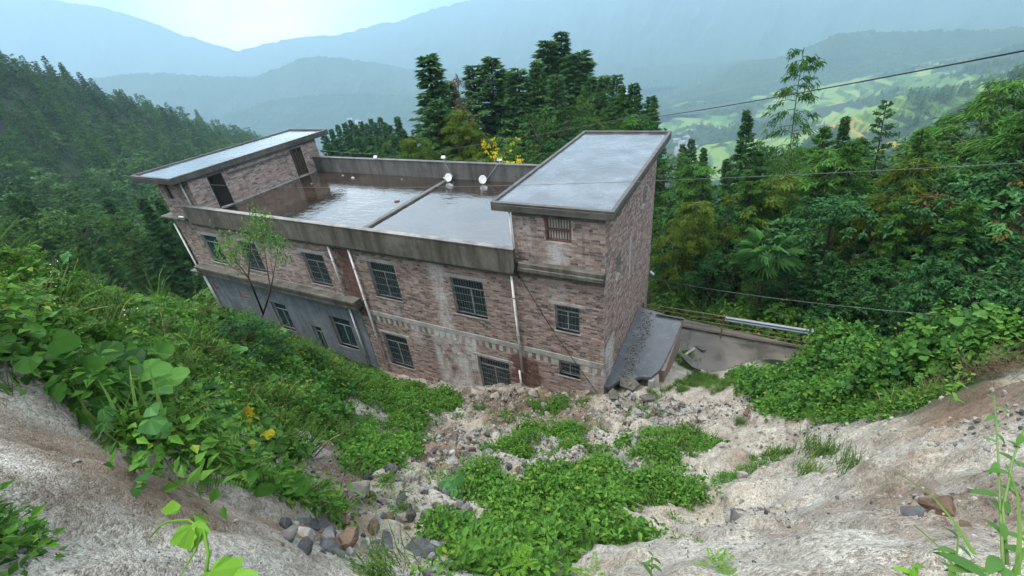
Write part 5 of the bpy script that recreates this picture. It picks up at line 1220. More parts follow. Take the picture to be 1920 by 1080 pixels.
def broad_leaf(c, p, d, s, rg, tone, lobes=5, dish=0.12, notch=0.25):
    """one rounded, lobed leaf blade as a fan of triangles"""
    d = d / np.linalg.norm(d); up = np.array([rg.normal() * .35, rg.normal() * .35, 1.0]); sd_ = np.cross(d, up); sd_ /= np.linalg.norm(sd_); nn = np.cross(sd_, d)
    n = 15; V = [p]; prof = []
    for i in range(n):
        a = -math.pi * 0.93 + 2 * math.pi * 0.93 * i / (n - 1); rr = (0.60 + 0.40 * math.cos(a * 0.5)) * (1 + 0.14 * math.cos(lobes * a)) * (1.0 if abs(a) < 2.5 else 0.9)
        q = p + d * (math.cos(a) * rr * s * 0.55 + 0.22 * s) + sd_ * math.sin(a) * rr * s * 0.62
        e = (math.sin(a) ** 2 * dish + 0.10 * (math.cos(a) > 0.7)) * s
        V.append(q + nn * (e * 0.6 - 0.20 * s * max(0, math.cos(a)) ** 2 + 0.04 * s * rg.normal()))
    F = [(0, i + 1, i + 2) for i in range(n - 1)]
    c.V.append(np.array(V)); c.F.append(np.array(F) + c.n); c.T.append(np.full(len(V), tone)); c.n += len(V)
def sprig_vine(seed, n=9, size=0.11, rad=0.24, mat=None):
    rg = np.random.default_rng(seed); c = Crown()
    for i in range(n):
        a = rg.uniform(0, 6.28); r = rad * math.sqrt(rg.random()); p = np.array([r * math.cos(a), r * math.sin(a), rg.uniform(0.0, 0.12)])
        d = np.array([math.cos(a + rg.normal() * .8), math.sin(a + rg.normal() * .8), rg.uniform(-0.7, 0.2)]); broad_leaf(c, p, d, size * rg.uniform(0.6, 1.25), rg, float(np.clip(rg.normal(0.5, 0.25), 0, 1)), lobes=3)
    return c.mesh('sprig', mat or M_vine)
def sprig_grass(seed, n=26, L=0.5, w=0.011, mat=None, spread=0.08):
    rg = np.random.default_rng(seed); V = []; F = []; T = []
    for i in range(n):
        a = rg.uniform(0, 6.28); lean = rg.uniform(0.2, 1.0); l = L * rg.uniform(0.5, 1.15); b = np.array([rg.normal() * spread, rg.normal() * spread, 0]); d = np.array([math.cos(a), math.sin(a), 0]); s = np.array([-d[1], d[0], 0]) * w
        P = [b + d * l * lean * 0.75 * q ** 1.8 + np.array([0, 0, l * (q - 0.42 * lean * q ** 2.4)]) for q in (0, .35, .7, 1)]
        k = len(V); V += [P[0] - s * .7, P[0] + s * .7, P[1] - s, P[1] + s, P[2] - s * .7, P[2] + s * .7, P[3]]; t = float(np.clip(rg.normal(.5, .25), 0, 1)); T += [t] * 7
        F += [(k, k+1, k+3), (k, k+3, k+2), (k+2, k+3, k+5), (k+2, k+5, k+4), (k+4, k+5, k+6)]
    return tri_mesh('sprig', np.array(V), np.array(F), mat or M_grass, np.array(T))
def sprig_fern(seed, n=6, L=0.45, mat=None):
    rg = np.random.default_rng(seed); c = Crown()
    for i in range(n):
        a = rg.uniform(0, 6.28); d = np.array([math.cos(a), math.sin(a), 0]); l = L * rg.uniform(.7, 1.1); s = np.array([-d[1], d[0], 0])
        q = np.linspace(0.15, 1, 16); P = d * (l * q[:, None]) + np.array([0, 0, 1]) * (l * (0.75 * q - 0.62 * q ** 2))[:, None]
        for sg in (-1, 1):
            D = s * sg + d * 0.45 + np.array([0, 0, -0.12]) + rg.normal(size=(16, 3)) * .08
            V, F = leaf_arrays(P, D, l * 0.30 * (1.02 - q) ** .7 + .012, l * 0.055, rg, 0.1, 0.1); c.add(V, F, np.clip(rg.normal(0.5, .2, 16), 0, 1))
    return c.mesh('sprig', mat or M_fern)
def sprig_flower(seed):
    rg = np.random.default_rng(seed); c = Crown(); n = 14; P = rg.normal(size=(n, 3)) * np.array([.12, .12, .05]) + np.array([0, 0, .27]); D = rg.normal(size=(n, 3)) + np.array([0, 0, .5])
    V, F = leaf_arrays(P, D, 0.022, 0.020, rg, 0.1, 0.1); c.add(V, F, np.ones(n)); return c.mesh('sprig', M_petal)
def sprig_twig(seed, n=9):
    rg = np.random.default_rng(seed); b = MB()
    for i in range(n):
        a = rg.uniform(0, 6.28); p = rg.normal(size=3) * .12; p[2] = abs(p[2]); e = p + np.array([math.cos(a) * .35, math.sin(a) * .35, rg.uniform(-.05, .3)]); b.tube([tuple(p), tuple((p + e) / 2 + rg.normal(size=3) * .03), tuple(e)], 0.006, 3, r2=.003)
    me = bpy.data.meshes.new('sprig'); me.from_pydata(b.v, [], b.f); me.materials.append(M_dry); me.update(); return me
HERB = [proto('herb_sprig', sprig_herb(s)) for s in (1, 2, 3)] ; HERBF = [proto('herb_sprig', sprig_herb(s, n=40, size=0.062, rad=.18, hgt=.22)) for s in (4, 5)]
VINE = [proto('vine_sprig', sprig_vine(s)) for s in (11, 12, 13)]; BIGV = [proto('vine_sprig', sprig_vine(s, n=5, size=0.20, rad=.3)) for s in (14, 15)]
GRASS = [proto('grass_sprig', sprig_grass(s)) for s in (21, 22)]; LONGG = [proto('grass_sprig', sprig_grass(23, n=18, L=0.9, w=.012))]
FERN = [proto('fern_sprig', sprig_fern(31))]; FLW = [proto('flower_sprig', sprig_flower(41))]; TWIG = [proto('twig_sprig', sprig_twig(51))]
ALLP = HERB + HERBF + VINE + BIGV + GRASS + LONGG + FERN + FLW + TWIG
IX = dict(herb=[0,1,2], herbf=[3,4], vine=[5,6,7], bigv=[8,9], grass=[10,11], longg=[12], fern=[13], flw=[14], twig=[15])
def grow(name, label, polys, dens, mix, hmax=0.5, edge=0.5, bump=1.2, scale=1.0, seed=0, layers=2.2, cat='plants', ragged=0.35, minh=0.05, scfar=0.0, tilt=0.5, holes=0.0):
    """cover one or more patches of ground; the plants' own height is hmax, falling to the patch's ragged edge"""
    rg = np.random.default_rng(seed); PTS = []
    for poly in polys:
        A = np.array(poly); lo, hi = A.min(0) - .5, A.max(0) + .5; n = int((hi - lo).prod() * dens * layers); X = rg.uniform(lo[0], hi[0], n); Y = rg.uniform(lo[1], hi[1], n)
        sd_ = poly_sd(poly, X, Y) + ragged * fbm(X * 1.6, Y * 1.6, seed + 3.0, 3); k = sd_ > 0
        if holes: k &= fbm(X * 1.2, Y * 1.2, seed + 50.0, 3) > -1 + holes
        X, Y, sd_ = X[k], Y[k], sd_[k]
        H = hmax * sstep(-0.05, edge, sd_) * np.clip(0.60 + 0.75 * fbm(X * bump, Y * bump, seed + 9.0, 3), 0.12, 1.4) + minh
        q = rg.random(len(X)) ** 0.42
        PTS.append(np.stack([X, Y, ground(X, Y) + H * q - 0.10], -1))
    P = np.concatenate(PTS); n = len(P)
    kinds = list(mix); w = np.array([mix[k] for k in kinds], float); w /= w.sum()
    zone = 0.5 + 0.5 * fbm(P[:, 0] * 0.8, P[:, 1] * 0.8, seed + 77.0, 3)
    pick = np.searchsorted(np.cumsum(w), np.clip(0.55 * rg.random(n) + 0.45 * np.clip(zone, 0, 1), 0, 0.9999)); rnd = rg.random(n)
    idx = np.array([IX[kinds[a]][int(b * len(IX[kinds[a]]))] for a, b in zip(pick, rnd)])
    rot = np.stack([rg.normal(size=n) * tilt * .6, rg.normal(size=n) * tilt * .6, rg.uniform(0, 6.28, n)], -1)
    d = np.linalg.norm(P - CAMP, axis=1)
    return scatter(name, label, ALLP, P, rot, scale * rg.uniform(0.7, 1.3, n), idx, cat)

# the bank on the left
bank = [(-0.89, -11.33), (-0.88, -11.27), (-0.24, -11.30), (0.30, -11.34), (0.71, -11.36), (0.83, -11.30), (0.43, -11.03), (-1.23, -10.23), (-2.53, -9.20), (-2.55, -8.77), (-4.30, -7.00), (-5.07, -6.10), (-5.65, -6.26), (-6.19, -4.83), (-7.70, -2.86)] + [(-11.0, -1.0), (-16, -0.8), (-22, -0.8), (-25, -2), (-22, -6), (-14, -9.5), (-9, -11.2), (-5, -12.6), (-2.0, -12.4)]
grow('bank_undergrowth', 'dense green mix of vines, herbs and grass covering the bank on the left', [bank], 38, dict(vine=.30, bigv=.07, herb=.30, twig=.04, fern=.07, grass=.06, longg=.03, herbf=.12, flw=.03), hmax=0.62, edge=0.6, seed=1, layers=2.6, scale=.9, tilt=0.7, bump=1.0)
# along the foot of the house
foot = [(-6.66, -5.38), (-11.25, -0.74), (-9.27, -1.47), (-7.48, -1.30), (-5.50, -1.63), (-4.40, -3.04), (-4.13, -4.88), (-3.39, -5.89), (-4.28, -5.93), (-5.68, -5.45)]
grow('foot_herbs', 'low green herbs at the foot of the brick wall', [foot], 45, dict(herb=.5, herbf=.3, grass=.08, fern=.10), hmax=0.38, edge=0.6, seed=2, holes=.35, ragged=.5, scale=.9)
low = [(-4.73, -7.03), (-4.91, -6.01), (-3.75, -6.43), (-2.26, -7.76), (-1.69, -8.71), (-2.13, -8.65)]
grow('foot_herbs', 'yellowish herbs running down beside the sand streak under the bank', [low, [(-0.29, -10.35), (-0.78, -9.96), (-1.19, -9.40), (-0.83, -9.60), (-0.52, -9.92), (-0.08, -10.38)], [(-3.10, -7.76), (-3.63, -6.21), (-2.40, -6.88), (-1.78, -8.33)]], 45, dict(herb=.35, herbf=.4, grass=.12, fern=.1), hmax=0.35, edge=0.4, seed=3, scale=.9)
# green strips across the slide
strips = [[(-1.84, -5.38), (-1.21, -4.77), (0.45, -4.20), (1.85, -3.43), (2.01, -4.27), (0.85, -5.27), (-0.67, -5.92), (-1.37, -6.03)], [(-2.12, -4.17), (-1.05, -3.42), (0.87, -2.53), (1.12, -2.86), (-0.60, -3.98), (-1.70, -4.53)], [(-0.80, -7.15), (-0.57, -6.52), (-0.03, -7.04), (-0.34, -7.65)], [(-2.27, -1.32), (-1.16, -0.92), (-0.93, -1.49), (-1.96, -1.96)]]
grow('terrace_herbs', 'bands of yellow green herbs on the broken terraces below the house', strips, 60, dict(herb=.4, herbf=.42, grass=.08, fern=.10), hmax=0.20, edge=0.6, seed=4, scale=0.75, holes=.45, ragged=.55, minh=.03)
patch = [(-0.02, -8.07), (0.30, -7.26), (1.14, -6.64), (1.77, -6.21), (2.35, -6.49), (2.64, -7.34), (2.64, -8.10), (2.40, -8.65), (2.23, -9.11), (2.11, -9.54), (2.06, -10.03), (1.77, -10.29), (0.73, -8.99)]
grow('herb_patch', 'bright green mound of leafy herbs with tiny white flowers at the bottom centre', [patch], 75, dict(herb=.66, herbf=.16, vine=.12, grass=.02, flw=.05), hmax=0.32, edge=0.75, seed=5, scale=0.8, bump=1.8, holes=.30, ragged=.6, minh=.03)
grow('rubble_herbs', 'olive herbs growing over the rubble below the lean-to', [[(1.96, -2.89), (2.68, -2.32), (3.74, -1.85), (4.00, -3.26), (3.69, -4.26), (2.99, -4.28), (2.37, -5.20)], [(2.43, -5.58), (3.27, -5.31), (3.34, -6.83), (2.80, -7.03)]], 65, dict(herb=.35, herbf=.35, grass=.15, fern=.12), hmax=0.26, edge=0.6, seed=6, scale=.75, holes=.5, ragged=.55, minh=.03)
grow('sand_strip_herbs', 'thin curved strip of green grass across the pale sand', [[(3.69, -6.10), (3.97, -5.32), (4.50, -4.43), (5.10, -3.99), (5.08, -4.38), (4.63, -4.81), (4.25, -5.42), (3.85, -6.14)]], 80, dict(grass=.25, herbf=.55, herb=.2), hmax=0.10, edge=0.3, seed=7, scale=.5, ragged=.12)
grow('corner_leaves', 'bright green leaves in the bottom left corner of the view', [[(0.74, -11.66), (0.85, -11.66), (1.09, -11.68), (1.24, -11.70), (1.19, -11.76)] + [(2.2, -12.6)]], 260, dict(herb=.8, vine=.25), hmax=0.15, edge=0.15, seed=8, scale=.42, ragged=.06)
# vine hedge on the right
hedge = [(4.45, 4.52), (4.52, 0.10), (5.00, -1.09), (5.54, -1.92), (6.06, -2.41), (6.45, -2.92), (6.78, -3.44), (7.16, -3.55), (7.55, -3.90)] + [(10.0, -4.0), (14, -3), (16, 3), (11, 5.5), (8.2, 5.6), (7.4, 3.2), (5.6, 1.6), (4.9, 0.6)]
grow('vine_hedge', 'thick hedge of climbing vines with yellowing leaves above the right sand slope', [hedge], 36, dict(vine=.64, herb=.2, bigv=.05, twig=.02, herbf=.08, grass=.02), hmax=1.45, edge=0.8, bump=0.85, seed=9, layers=3.0, tilt=.8)
grow('hedge_grass', 'mixed grass at the lower edge of the vine hedge', [[(4.89, -0.85), (5.72, -1.90), (6.50, -2.72), (6.89, -3.43), (6.56, -4.58), (6.35, -3.33), (5.89, -2.87), (5.05, -1.81)], [(6.14, -1.50), (6.84, -2.84), (6.75, -3.55), (6.23, -2.68)]], 50, dict(grass=.35, herb=.4, herbf=.3, fern=.1), hmax=.3, seed=10, scale=.75)
grow('yard_weeds', 'mossy weeds on the spoil between the lean-to and the yard', [[(1.49, 4.94), (2.64, 4.95), (4.16, 4.49), (4.35, 1.58), (3.48, 0.88), (2.42, 3.07)], [(1.55, 0.80), (2.72, 1.97), (2.84, 0.49), (1.91, -0.21)], [(2.35, 2.74), (3.00, 3.60), (2.95, 1.29), (2.45, 0.98)]], 45, dict(herbf=.5, grass=.4), hmax=.10, edge=.3, seed=11, scale=.5, holes=.95)
# dark undergrowth under the grove
grow('grove_undergrowth', 'dark shrubs and ferns under the grove behind the railing', [[(0.3, 8.2), (7, 7.6), (11, 6.2), (16, 4), (22, 6), (20, 16), (10, 18), (0, 16)]], 7, dict(vine=.4, herb=.4, fern=.2, longg=.1), hmax=1.6, edge=1.0, seed=12, scale=2.2, layers=2)
grow('hillside_scrub', 'scrub on the slope below the bank on the left', [[(-24.5, -1), (-24.3, 9), (-34, 14), (-50, 12), (-45, -14), (-30, -16), (-22, -9), (-22, -6)]], 2.2, dict(herb=.4, vine=.3, fern=.2, longg=.2), hmax=1.3, seed=13, scale=3.2, layers=2, bump=.3)
sparse = np.array(SLIDE)
grow('sand_seedlings', 'sparse seedlings scattered over the sand slope', [[(-1.40, -9.78), (-3.52, -4.15), (0.63, -0.99), (3.32, -4.29), (3.35, -9.17), (1.23, -10.64)]], 7, dict(herbf=.7, grass=.2, fern=.15), hmax=.05, seed=14, scale=.5, layers=1, holes=.75)

grow('root_mat', 'dark torn roots and turf hanging over the brown cut at the right border', [[(7.13, -3.35), (7.45, -3.41), (7.63, -3.73), (7.09, -4.86), (6.92, -4.64), (6.97, -4.03)]], 26, dict(twig=.8, grass=.12, herbf=.08), hmax=.16, edge=.2, seed=15, scale=.7)
# grass tufts standing alone on the sand: each a thing
TUFT = sprig_grass(61, n=420, L=0.30, w=0.0045, spread=0.14); TUFT.name = 'grass_tuft'
for (x, y), s, lab in (((5.26, -5.20), 1.25, 'largest green grass tuft alone on the right sand slope'), ((4.89, -6.21), 0.85, 'middle grass tuft just below the largest one on the sand'), ((5.16, -6.83), 0.95, 'right grass tuft with thin blades on the sand'),
                       ((4.31, -1.72), 0.6, 'small brownish grass tuft by the rubble on the sand'), ((1.46, -10.77), 0.8, 'small grass tuft at the bottom edge left of the dark boulder')):
    for j in range(1):
        o = link('grass_tuft', TUFT, None, (x, y, g1(x, y) - 0.02)); o.scale = (s, s, s * 0.85); o.rotation_euler = (0.1, 0.05, x * 3); tag(o, lab, 'grass tuft')

# ---------------------------------------------------------------- stones
def rock_mat(name, a, b):
    m = Mat(name, 0.75, 0.3); p = m.pos(); n = m.noise(p, 5, 6, .65); r = m.rand(); f = m.noise(p, 40, 3)
    c = m.mix(m.rng(n, .35, .65), a, b); c = m.mix(m.rng(r, 0.6, 1.0, 0, .6), c, tuple(q * .45 for q in a)); c = m.mix(m.rng(m.noise(p, 2.2, 4), .58, .68, 0, .4), c, (.30, .26, .21)); m.col(c); m.bump(m.math('ADD', n, f), .6, .02); return m.m
M_ground_clod = rock_mat('soil_crumbs', (0.22, 0.205, 0.175), (0.35, 0.332, 0.30))
M_rock = rock_mat('grey_rock', (0.068, 0.068, 0.067), (0.27, 0.265, 0.25)); M_rock_d = rock_mat('dark_rock', (0.026, 0.027, 0.029), (0.092, 0.095, 0.098)); M_rock_s = rock_mat('sandy_clod', (0.165, 0.15, 0.125), (0.33, 0.31, 0.27)); M_rock_b = rock_mat('brown_clod', (0.065, 0.040, 0.026), (0.15, 0.10, 0.065))
def rock_mesh(seed, mat, sub=3, ang=0.9):
    import bmesh
    bm = bmesh.new(); bmesh.ops.create_icosphere(bm, subdivisions=sub, radius=1.0); rg = np.random.default_rng(seed)
    V = np.array([v.co[:] for v in bm.verts]); pl = unit_v(rg.normal(size=(17, 3))); dd = rg.uniform(0.36, 0.74, 17)
    for n_, d_ in zip(pl, dd):
        h = V @ n_ - d_; V = V - np.clip(h, 0, None)[:, None] * n_ * ang
    V = V * np.array([1.0, rg.uniform(.65, .95), rg.uniform(.5, .8)]); V = V + V * (0.13 * fbm(V[:, 0] * 3.5 + seed, V[:, 1] * 3.5, V[:, 2] * 3.5, 3))[:, None]
    for v, c in zip(bm.verts, V): v.co = c
    me = bpy.data.meshes.new('rock'); bm.to_mesh(me); bm.free(); me.materials.append(mat); return me
RK = {k: [rock_mesh(i + o_, m_, 3 if k != 'e' else 2) for i in range(5)] for k, m_, o_ in (('g', M_rock, 0), ('d', M_rock_d, 20), ('s', M_rock_s, 40), ('b', M_rock_b, 60))}
def rock(x, y, r, kind, label, group=None, name='rock', rot=None, sink=0.25, sz=1.0):
    o = link(name, RK[kind][int(abs(x * 37 + y * 91)) % 5], None, (x, y, g1(x, y) + r * (0.45 - sink)))
    o.scale = (r, r, r * sz); o.rotation_euler = rot or (random.uniform(-.4, .4), random.uniform(-.4, .4), random.uniform(0, 6.28)); tag(o, label, 'rock', group)
for (x, y), r, k, lab in (((0.80, -9.97), .30, 'd', 'large dark grey boulder alone on the sand at bottom centre left'), ((0.09, -10.41), .24, 'd', 'long black boulder on the stone heap at the lower left'), ((0.81, -10.87), .11, 'd', 'small black stone left of the long black boulder'), ((0.86, -10.64), .20, 'b', 'jagged grey brown boulder under the long black boulder'),
                          ((0.30, -10.46), .14, 'g', 'pale upright stone leaning on the long black boulder'), ((-0.26, -9.75), .20, 'b', 'brown boulder right of the stone heap'), ((-0.39, -9.39), .17, 'b', 'dark brown stone with a green plant on its right'), ((0.47, -10.25), .09, 's', 'tan flat stone between the two dark boulders'),
                          ((-1.11, -9.24), .33, 's', 'big flat pale boulder sunk in the sand'), ((-0.42, -8.25), .26, 'd', 'blue black stone beside the broad leaved plant'), ((-1.26, -8.22), .24, 's', 'brown slab of rock leaning in the gap of the stone bank'), ((-1.43, -8.42), .20, 'd', 'dark stone under the overhanging turf'), ((-1.43, -7.23), .22, 'g', 'grey stone in the middle of the stone heap'),
                          ((-2.66, -6.10), .40, 'g', 'large grey stone of the heap at the end of the green terraces'), ((-2.54, -5.61), .28, 's', 'sandy stone at the top of the stone heap'), ((-2.42, -5.09), .32, 'g', 'pale grey stone at the right of the stone heap top'), ((-1.62, -6.78), .34, 'g', 'broad grey stone low in the stone heap'),
                          ((-0.12, -6.48), .30, 's', 'long rounded earthen stone under the green terrace'), ((1.91, -4.95), .34, 'g', 'upright grey stone at the right end of the terrace wall'), ((1.96, -3.98), .24, 'g', 'tall grey stone on top of the right end of the terrace wall'), ((4.73, -8.88), .10, 'd', 'black stone stained orange below the brown hole on the right sand'),
                          ((4.96, -8.66), .17, 'b', 'dark brown clod in the hollow of the right sand slope'), ((5.16, -8.18), .13, 'b', 'upper brown clod at the hollow of the right sand slope'), ((4.88, -9.08), .05, 'b', 'small reddish stone right of the brown clods'), ((-4.09, -1.02), .45, 's', 'large sandy crust block heaped against the barred window'), ((-2.64, -0.57), .35, 's', 'sandy block heaped against the brick wall under the drainpipe'),
                          ((-1.35, -0.43), .28, 's', 'clod of sand against the wall below the small window'), ((3.22, -6.71), .10, 's', 'small stone near the herb patch right edge')):
    rock(x, y, r, k, lab)
rg = np.random.default_rng(91)
def heap(poly, n, r0, r1, kinds, label, group):
    A = np.array(poly); lo, hi = A.min(0), A.max(0); k = 0
    while k < n:
        x, y = rg.uniform(lo[0], hi[0]), rg.uniform(lo[1], hi[1])
        if poly_sd(poly, np.array([x]), np.array([y]))[0] < 0: continue
        r = r0 + (r1 - r0) * rg.random() ** 2.2; rock(x, y, r, kinds[rg.integers(len(kinds))], label, group, sink=0.42); k += 1
heap([(0.42, -0.20), (1.65, -0.27), (2.90, -0.12), (3.56, -0.68), (3.46, -1.38), (2.45, -1.66), (1.47, -1.56), (0.69, -1.21)], 60, .10, .30, 'gggds', 'grey broken stone in the rubble below the lean-to', 'rubble stones below the lean-to')
heap([(1.28, -1.84), (1.67, -1.70), (2.43, -5.58), (2.08, -5.72)], 24, .08, .26, 'ggds', 'grey stone in the line of rubble right of the green terraces', 'stones in the rubble line')
heap([(-3.44, -5.65), (-2.42, -4.57), (-1.04, -5.83), (-0.80, -7.15), (-1.51, -7.30)], 34, .08, .26, 'ggds', 'grey stone in the heap left of the green terraces', 'stones of the terrace heap')
heap([(-1.56, -8.41), (-0.84, -7.59), (-0.03, -8.42), (-0.34, -9.03), (-0.33, -9.82), (-0.73, -9.78)], 40, .04, .17, 'gddb', 'loose stone strewn down the gully of the slide', 'stones in the gully')
heap([(0.13, -10.57), (-0.41, -9.64), (0.19, -9.94), (1.26, -10.78), (1.14, -10.96)], 30, .04, .14, 'ddbg', 'stone in the heap round the long black boulder', 'stones round the black boulder')
heap([(-5.95, -0.67), (-0.05, 0.08), (0.24, -0.91), (-3.93, -2.41)], 34, .10, .34, 'sssb', 'sandy clod heaped along the foot of the brick wall', 'clods along the wall')
heap([(-0.57, -6.08), (1.81, -5.08), (1.98, -5.75), (0.02, -6.81)], 22, .08, .22, 'gss', 'stone of the broken terrace wall under the green strip', 'stones of the terrace wall')
heap([(3.29, -5.63), (4.39, -5.63), (4.05, -8.66), (3.48, -8.99)], 14, .03, .08, 'gds', 'small stone lying on the middle of the sand slope', 'small stones on the sand')
# grit and pebbles over the slide
PEB = [proto('pebble', rock_mesh(200 + i, m_, 1)) for i, m_ in enumerate((M_rock, M_rock_s, M_rock_s, M_rock_d))]
n = 110000; X = rg.uniform(-9, 9, n); Y = rg.uniform(-12.2, 0.3, n); Dd = np.hypot(X - 3.3, Y + 11.6)
k = (poly_sd(SLIDE, X, Y) > 0) & (fbm(X * .8, Y * .8, 61.0, 3) > -0.3 + 0.5 * rg.random(n)) & (rg.random(n) < np.clip(7 / (Dd + .5), 0.25, 1))
X, Y, Dd = X[k], Y[k], Dd[k]; n = len(X); sc_ = (0.008 + 0.05 * rg.random(n) ** 6) * np.clip(Dd / 5, 0.5, 1.8)
scatter('grit', 'grit and pebbles strewn over the sand', PEB, np.stack([X, Y, ground(X, Y) + sc_ * .2], -1), rg.uniform(0, 6.28, (n, 3)), sc_, rg.integers(0, 4, n), 'pebbles')

# rubble too small and too many to count
n = 30000; X = rg.uniform(-7.5, 7, n); Y = rg.uniform(-12, 0.2, n); keep_ = np.zeros(n)
for poly_, w_ in (([(0.19, -0.06), (1.59, 0.05), (3.08, -0.29), (3.71, -0.88), (3.47, -1.57), (2.48, -1.90), (1.49, -1.63), (0.30, -1.13)], 1.0), ([(1.08, -1.71), (1.62, -1.49), (2.58, -5.88), (2.05, -6.08)], .8), ([(-3.95, -5.70), (-2.40, -4.32), (-0.80, -5.95), (-0.59, -7.42), (-1.45, -7.79)], .9), ([(-1.88, -8.65), (-0.96, -7.29), (0.15, -8.51), (-0.09, -9.26), (-0.16, -10.04), (-0.00, -10.52), (1.11, -10.97), (1.23, -10.64), (0.11, -9.60)], .55), ([(-6.20, -0.72), (0.13, 0.14), (0.52, -1.26), (-3.42, -3.13)], .22), ([(-0.85, -6.11), (1.91, -4.95), (2.19, -6.20), (0.01, -7.19)], .45), ([(0.11, -9.60), (0.52, -9.08), (1.67, -10.25), (1.48, -10.65)], .2), ([(3.29, -5.63), (4.39, -5.63), (4.05, -8.66), (3.48, -8.99)], .10)):
    keep_ = np.maximum(keep_, w_ * sstep(-.25, .3, poly_sd(poly_, X, Y) + .25 * fbm(X * 2, Y * 2, 87.0, 2)))
k = rg.random(n) < keep_ * .5; X, Y = X[k], Y[k]; n = len(X); sc_ = 0.020 + 0.17 * rg.random(n) ** 3.4
PR = [proto('stone', rock_mesh(300 + i, m_, 2)) for i, m_ in enumerate((M_rock, M_rock_d, M_rock_s, M_rock_s, M_rock, M_rock_b))]
scatter('rubble', 'broken grey rubble filling the gully and the ground round the house corner', PR, np.stack([X, Y, ground(X, Y) + sc_ * .25], -1), rg.uniform(0, 6.28, (n, 3)), sc_, rg.integers(0, 6, n), 'rubble')
grow('rubble_weeds', 'thin olive weeds sprouting through the debris along the foot of the brick wall', [[(-5.51, -1.26), (-0.19, -0.15), (0.53, -1.91), (-1.37, -3.14), (-3.28, -3.34)], [(0.53, -0.60), (3.40, -0.48), (3.47, -1.57), (1.55, -1.96)], [(-2.08, -8.30), (-1.48, -6.68), (0.15, -8.51), (-0.26, -9.46)]], 14, dict(herbf=.6, herb=.2, fern=.2, grass=.15), hmax=.12, seed=16, scale=.6, layers=1.5, holes=.85)
# crumbs of sandy soil
n = 70000; X = rg.uniform(-8, 8.5, n); Y = rg.uniform(-12.3, 0.2, n); Dd = np.hypot(X - 3.3, Y + 11.6)
k = (poly_sd(SLIDE, X, Y) > 0) & (fbm(X * 1.1, Y * 1.1, 67.0, 4) > -0.5 + 1.0 * rg.random(n)) & (rg.random(n) < np.clip(9 / (Dd + .5), 0.3, 1) * np.where(X > 2.5, .4, 1))
X, Y, Dd = X[k], Y[k], Dd[k]; n = len(X); sc_ = (0.010 + 0.06 * rg.random(n) ** 5) * np.clip(Dd / 5, 0.55, 1.6)
scatter('clods', 'crumbs and clods of pale sandy soil on the slide', [proto('clod', rock_mesh(400 + i, M_ground_clod, 1)) for i in range(4)], np.stack([X, Y, ground(X, Y) + sc_ * .1], -1), rg.uniform(0, 6.28, (n, 3)), sc_, rg.integers(0, 4, n), 'clods')

# concrete and timber wreckage round the lean-to
def slab_piece(u, sx, sy, sz, rot, label, mat=M_conc, dz=0.1, name='concrete_slab', cat='slab'):
    b = MB(); n = 5; rg2 = random.Random(sx * 100 + u[0]); poly = []
    for i in range(n): a = 2 * math.pi * i / n; poly.append((sx * math.cos(a) * rg2.uniform(.75, 1.1), sy * math.sin(a) * rg2.uniform(.75, 1.1)))
    o = b.prism(poly, -sz / 2, sz / 2).build(name, mat, bevel=0.008); o.location = (u[0], u[1], g1(*u) + dz); o.rotation_euler = rot; tag(o, label, cat)
slab_piece((0.82, 0.57), .42, .30, .09, (.25, .1, .3), 'tilted pale concrete slab broken off the front of the lean-to', dz=.35)
slab_piece((1.61, -0.07), .35, .26, .08, (-.2, .35, 1.0), 'broken concrete piece lying on the rubble under the lean-to post', dz=.22)
slab_piece((0.48, -0.40), .30, .24, .10, (.4, -.2, 2.0), 'broken concrete block at the front corner of the brick wall', dz=.2, mat=M_conc)
slab_piece((2.80, 5.44), .45, .16, .06, (.1, .2, 2.4), 'flat concrete plate sliding off the spoil beside the yard', dz=.12)
slab_piece((2.66, 3.81), .55, .20, .07, (.15, .3, -.5), 'dark concrete plate jutting over the hollow beside the lean-to', dz=.3, mat=M_conc_dark)
for (x, y), l, rz_, lab in (((2.43, 4.82), .8, 1.0, 'grey weathered board on the spoil beside the yard'), ((5.32, -1.22), .6, .3, 'brown stick of wood below the vine hedge'), ((4.45, -1.37), .3, 1.3, 'brown stump of timber on the sand')):
    o = MB().box(-l / 2, l / 2, -.05, .05, -.02, .02).build('timber', M_board if l > .7 else M_wood, bevel=.005); o.location = (x, y, g1(x, y) + .12); o.rotation_euler = (.2, -.15, rz_); tag(o, lab, 'board')

# ---------------------------------------------------------------- single plants one can point at
def leafy(o_name, part, c, mat, parent): return link(part, c.mesh(part, mat), parent)
def gourd(x, y, dz, n, size, label, mat, seed, spread=0.5, face=(0.55, -0.6)):
    """big rounded leaves on a vine"""
    z = g1(x, y) + dz; t = empty('gourd_vine', (x, y, z), label, 'plant'); rg = np.random.default_rng(seed); st = MB(); prev = None
    for i in range(n):
        c = Crown(); p = rg.normal(size=3) * np.array([spread, spread * .6, spread * .3]); a = rg.normal() * .8
        d = np.array([face[0] * math.cos(a) - face[1] * math.sin(a), face[0] * math.sin(a) + face[1] * math.cos(a), -0.35 + .25 * rg.normal()]); broad_leaf(c, np.zeros(3), d, size * rg.uniform(.7, 1.25), rg, float(np.clip(rg.normal(.55, .25), 0, 1)))
        l = link('leaf', c.mesh('leaf', mat), t, tuple(p)); w0 = Vector((x, y, z)) + Vector(p)
        st.tube([w0, w0 + Vector((rg.normal() * .03, rg.normal() * .03, -.12)), (x + p[0] * .6, y + p[1] * .6, z - .25)], .006, 5)
    st.build('stem', M_stemg, t)
gourd(*(-4.18, -10.28), .62, 9, .19, 'vine with the largest pale green leaves on the upper left bank', M_gourd, 1, .38)
gourd(*(-2.27, -10.92), .45, 7, .15, 'big leaved vine at the left border half way down the bank', M_gourd, 2, .26)
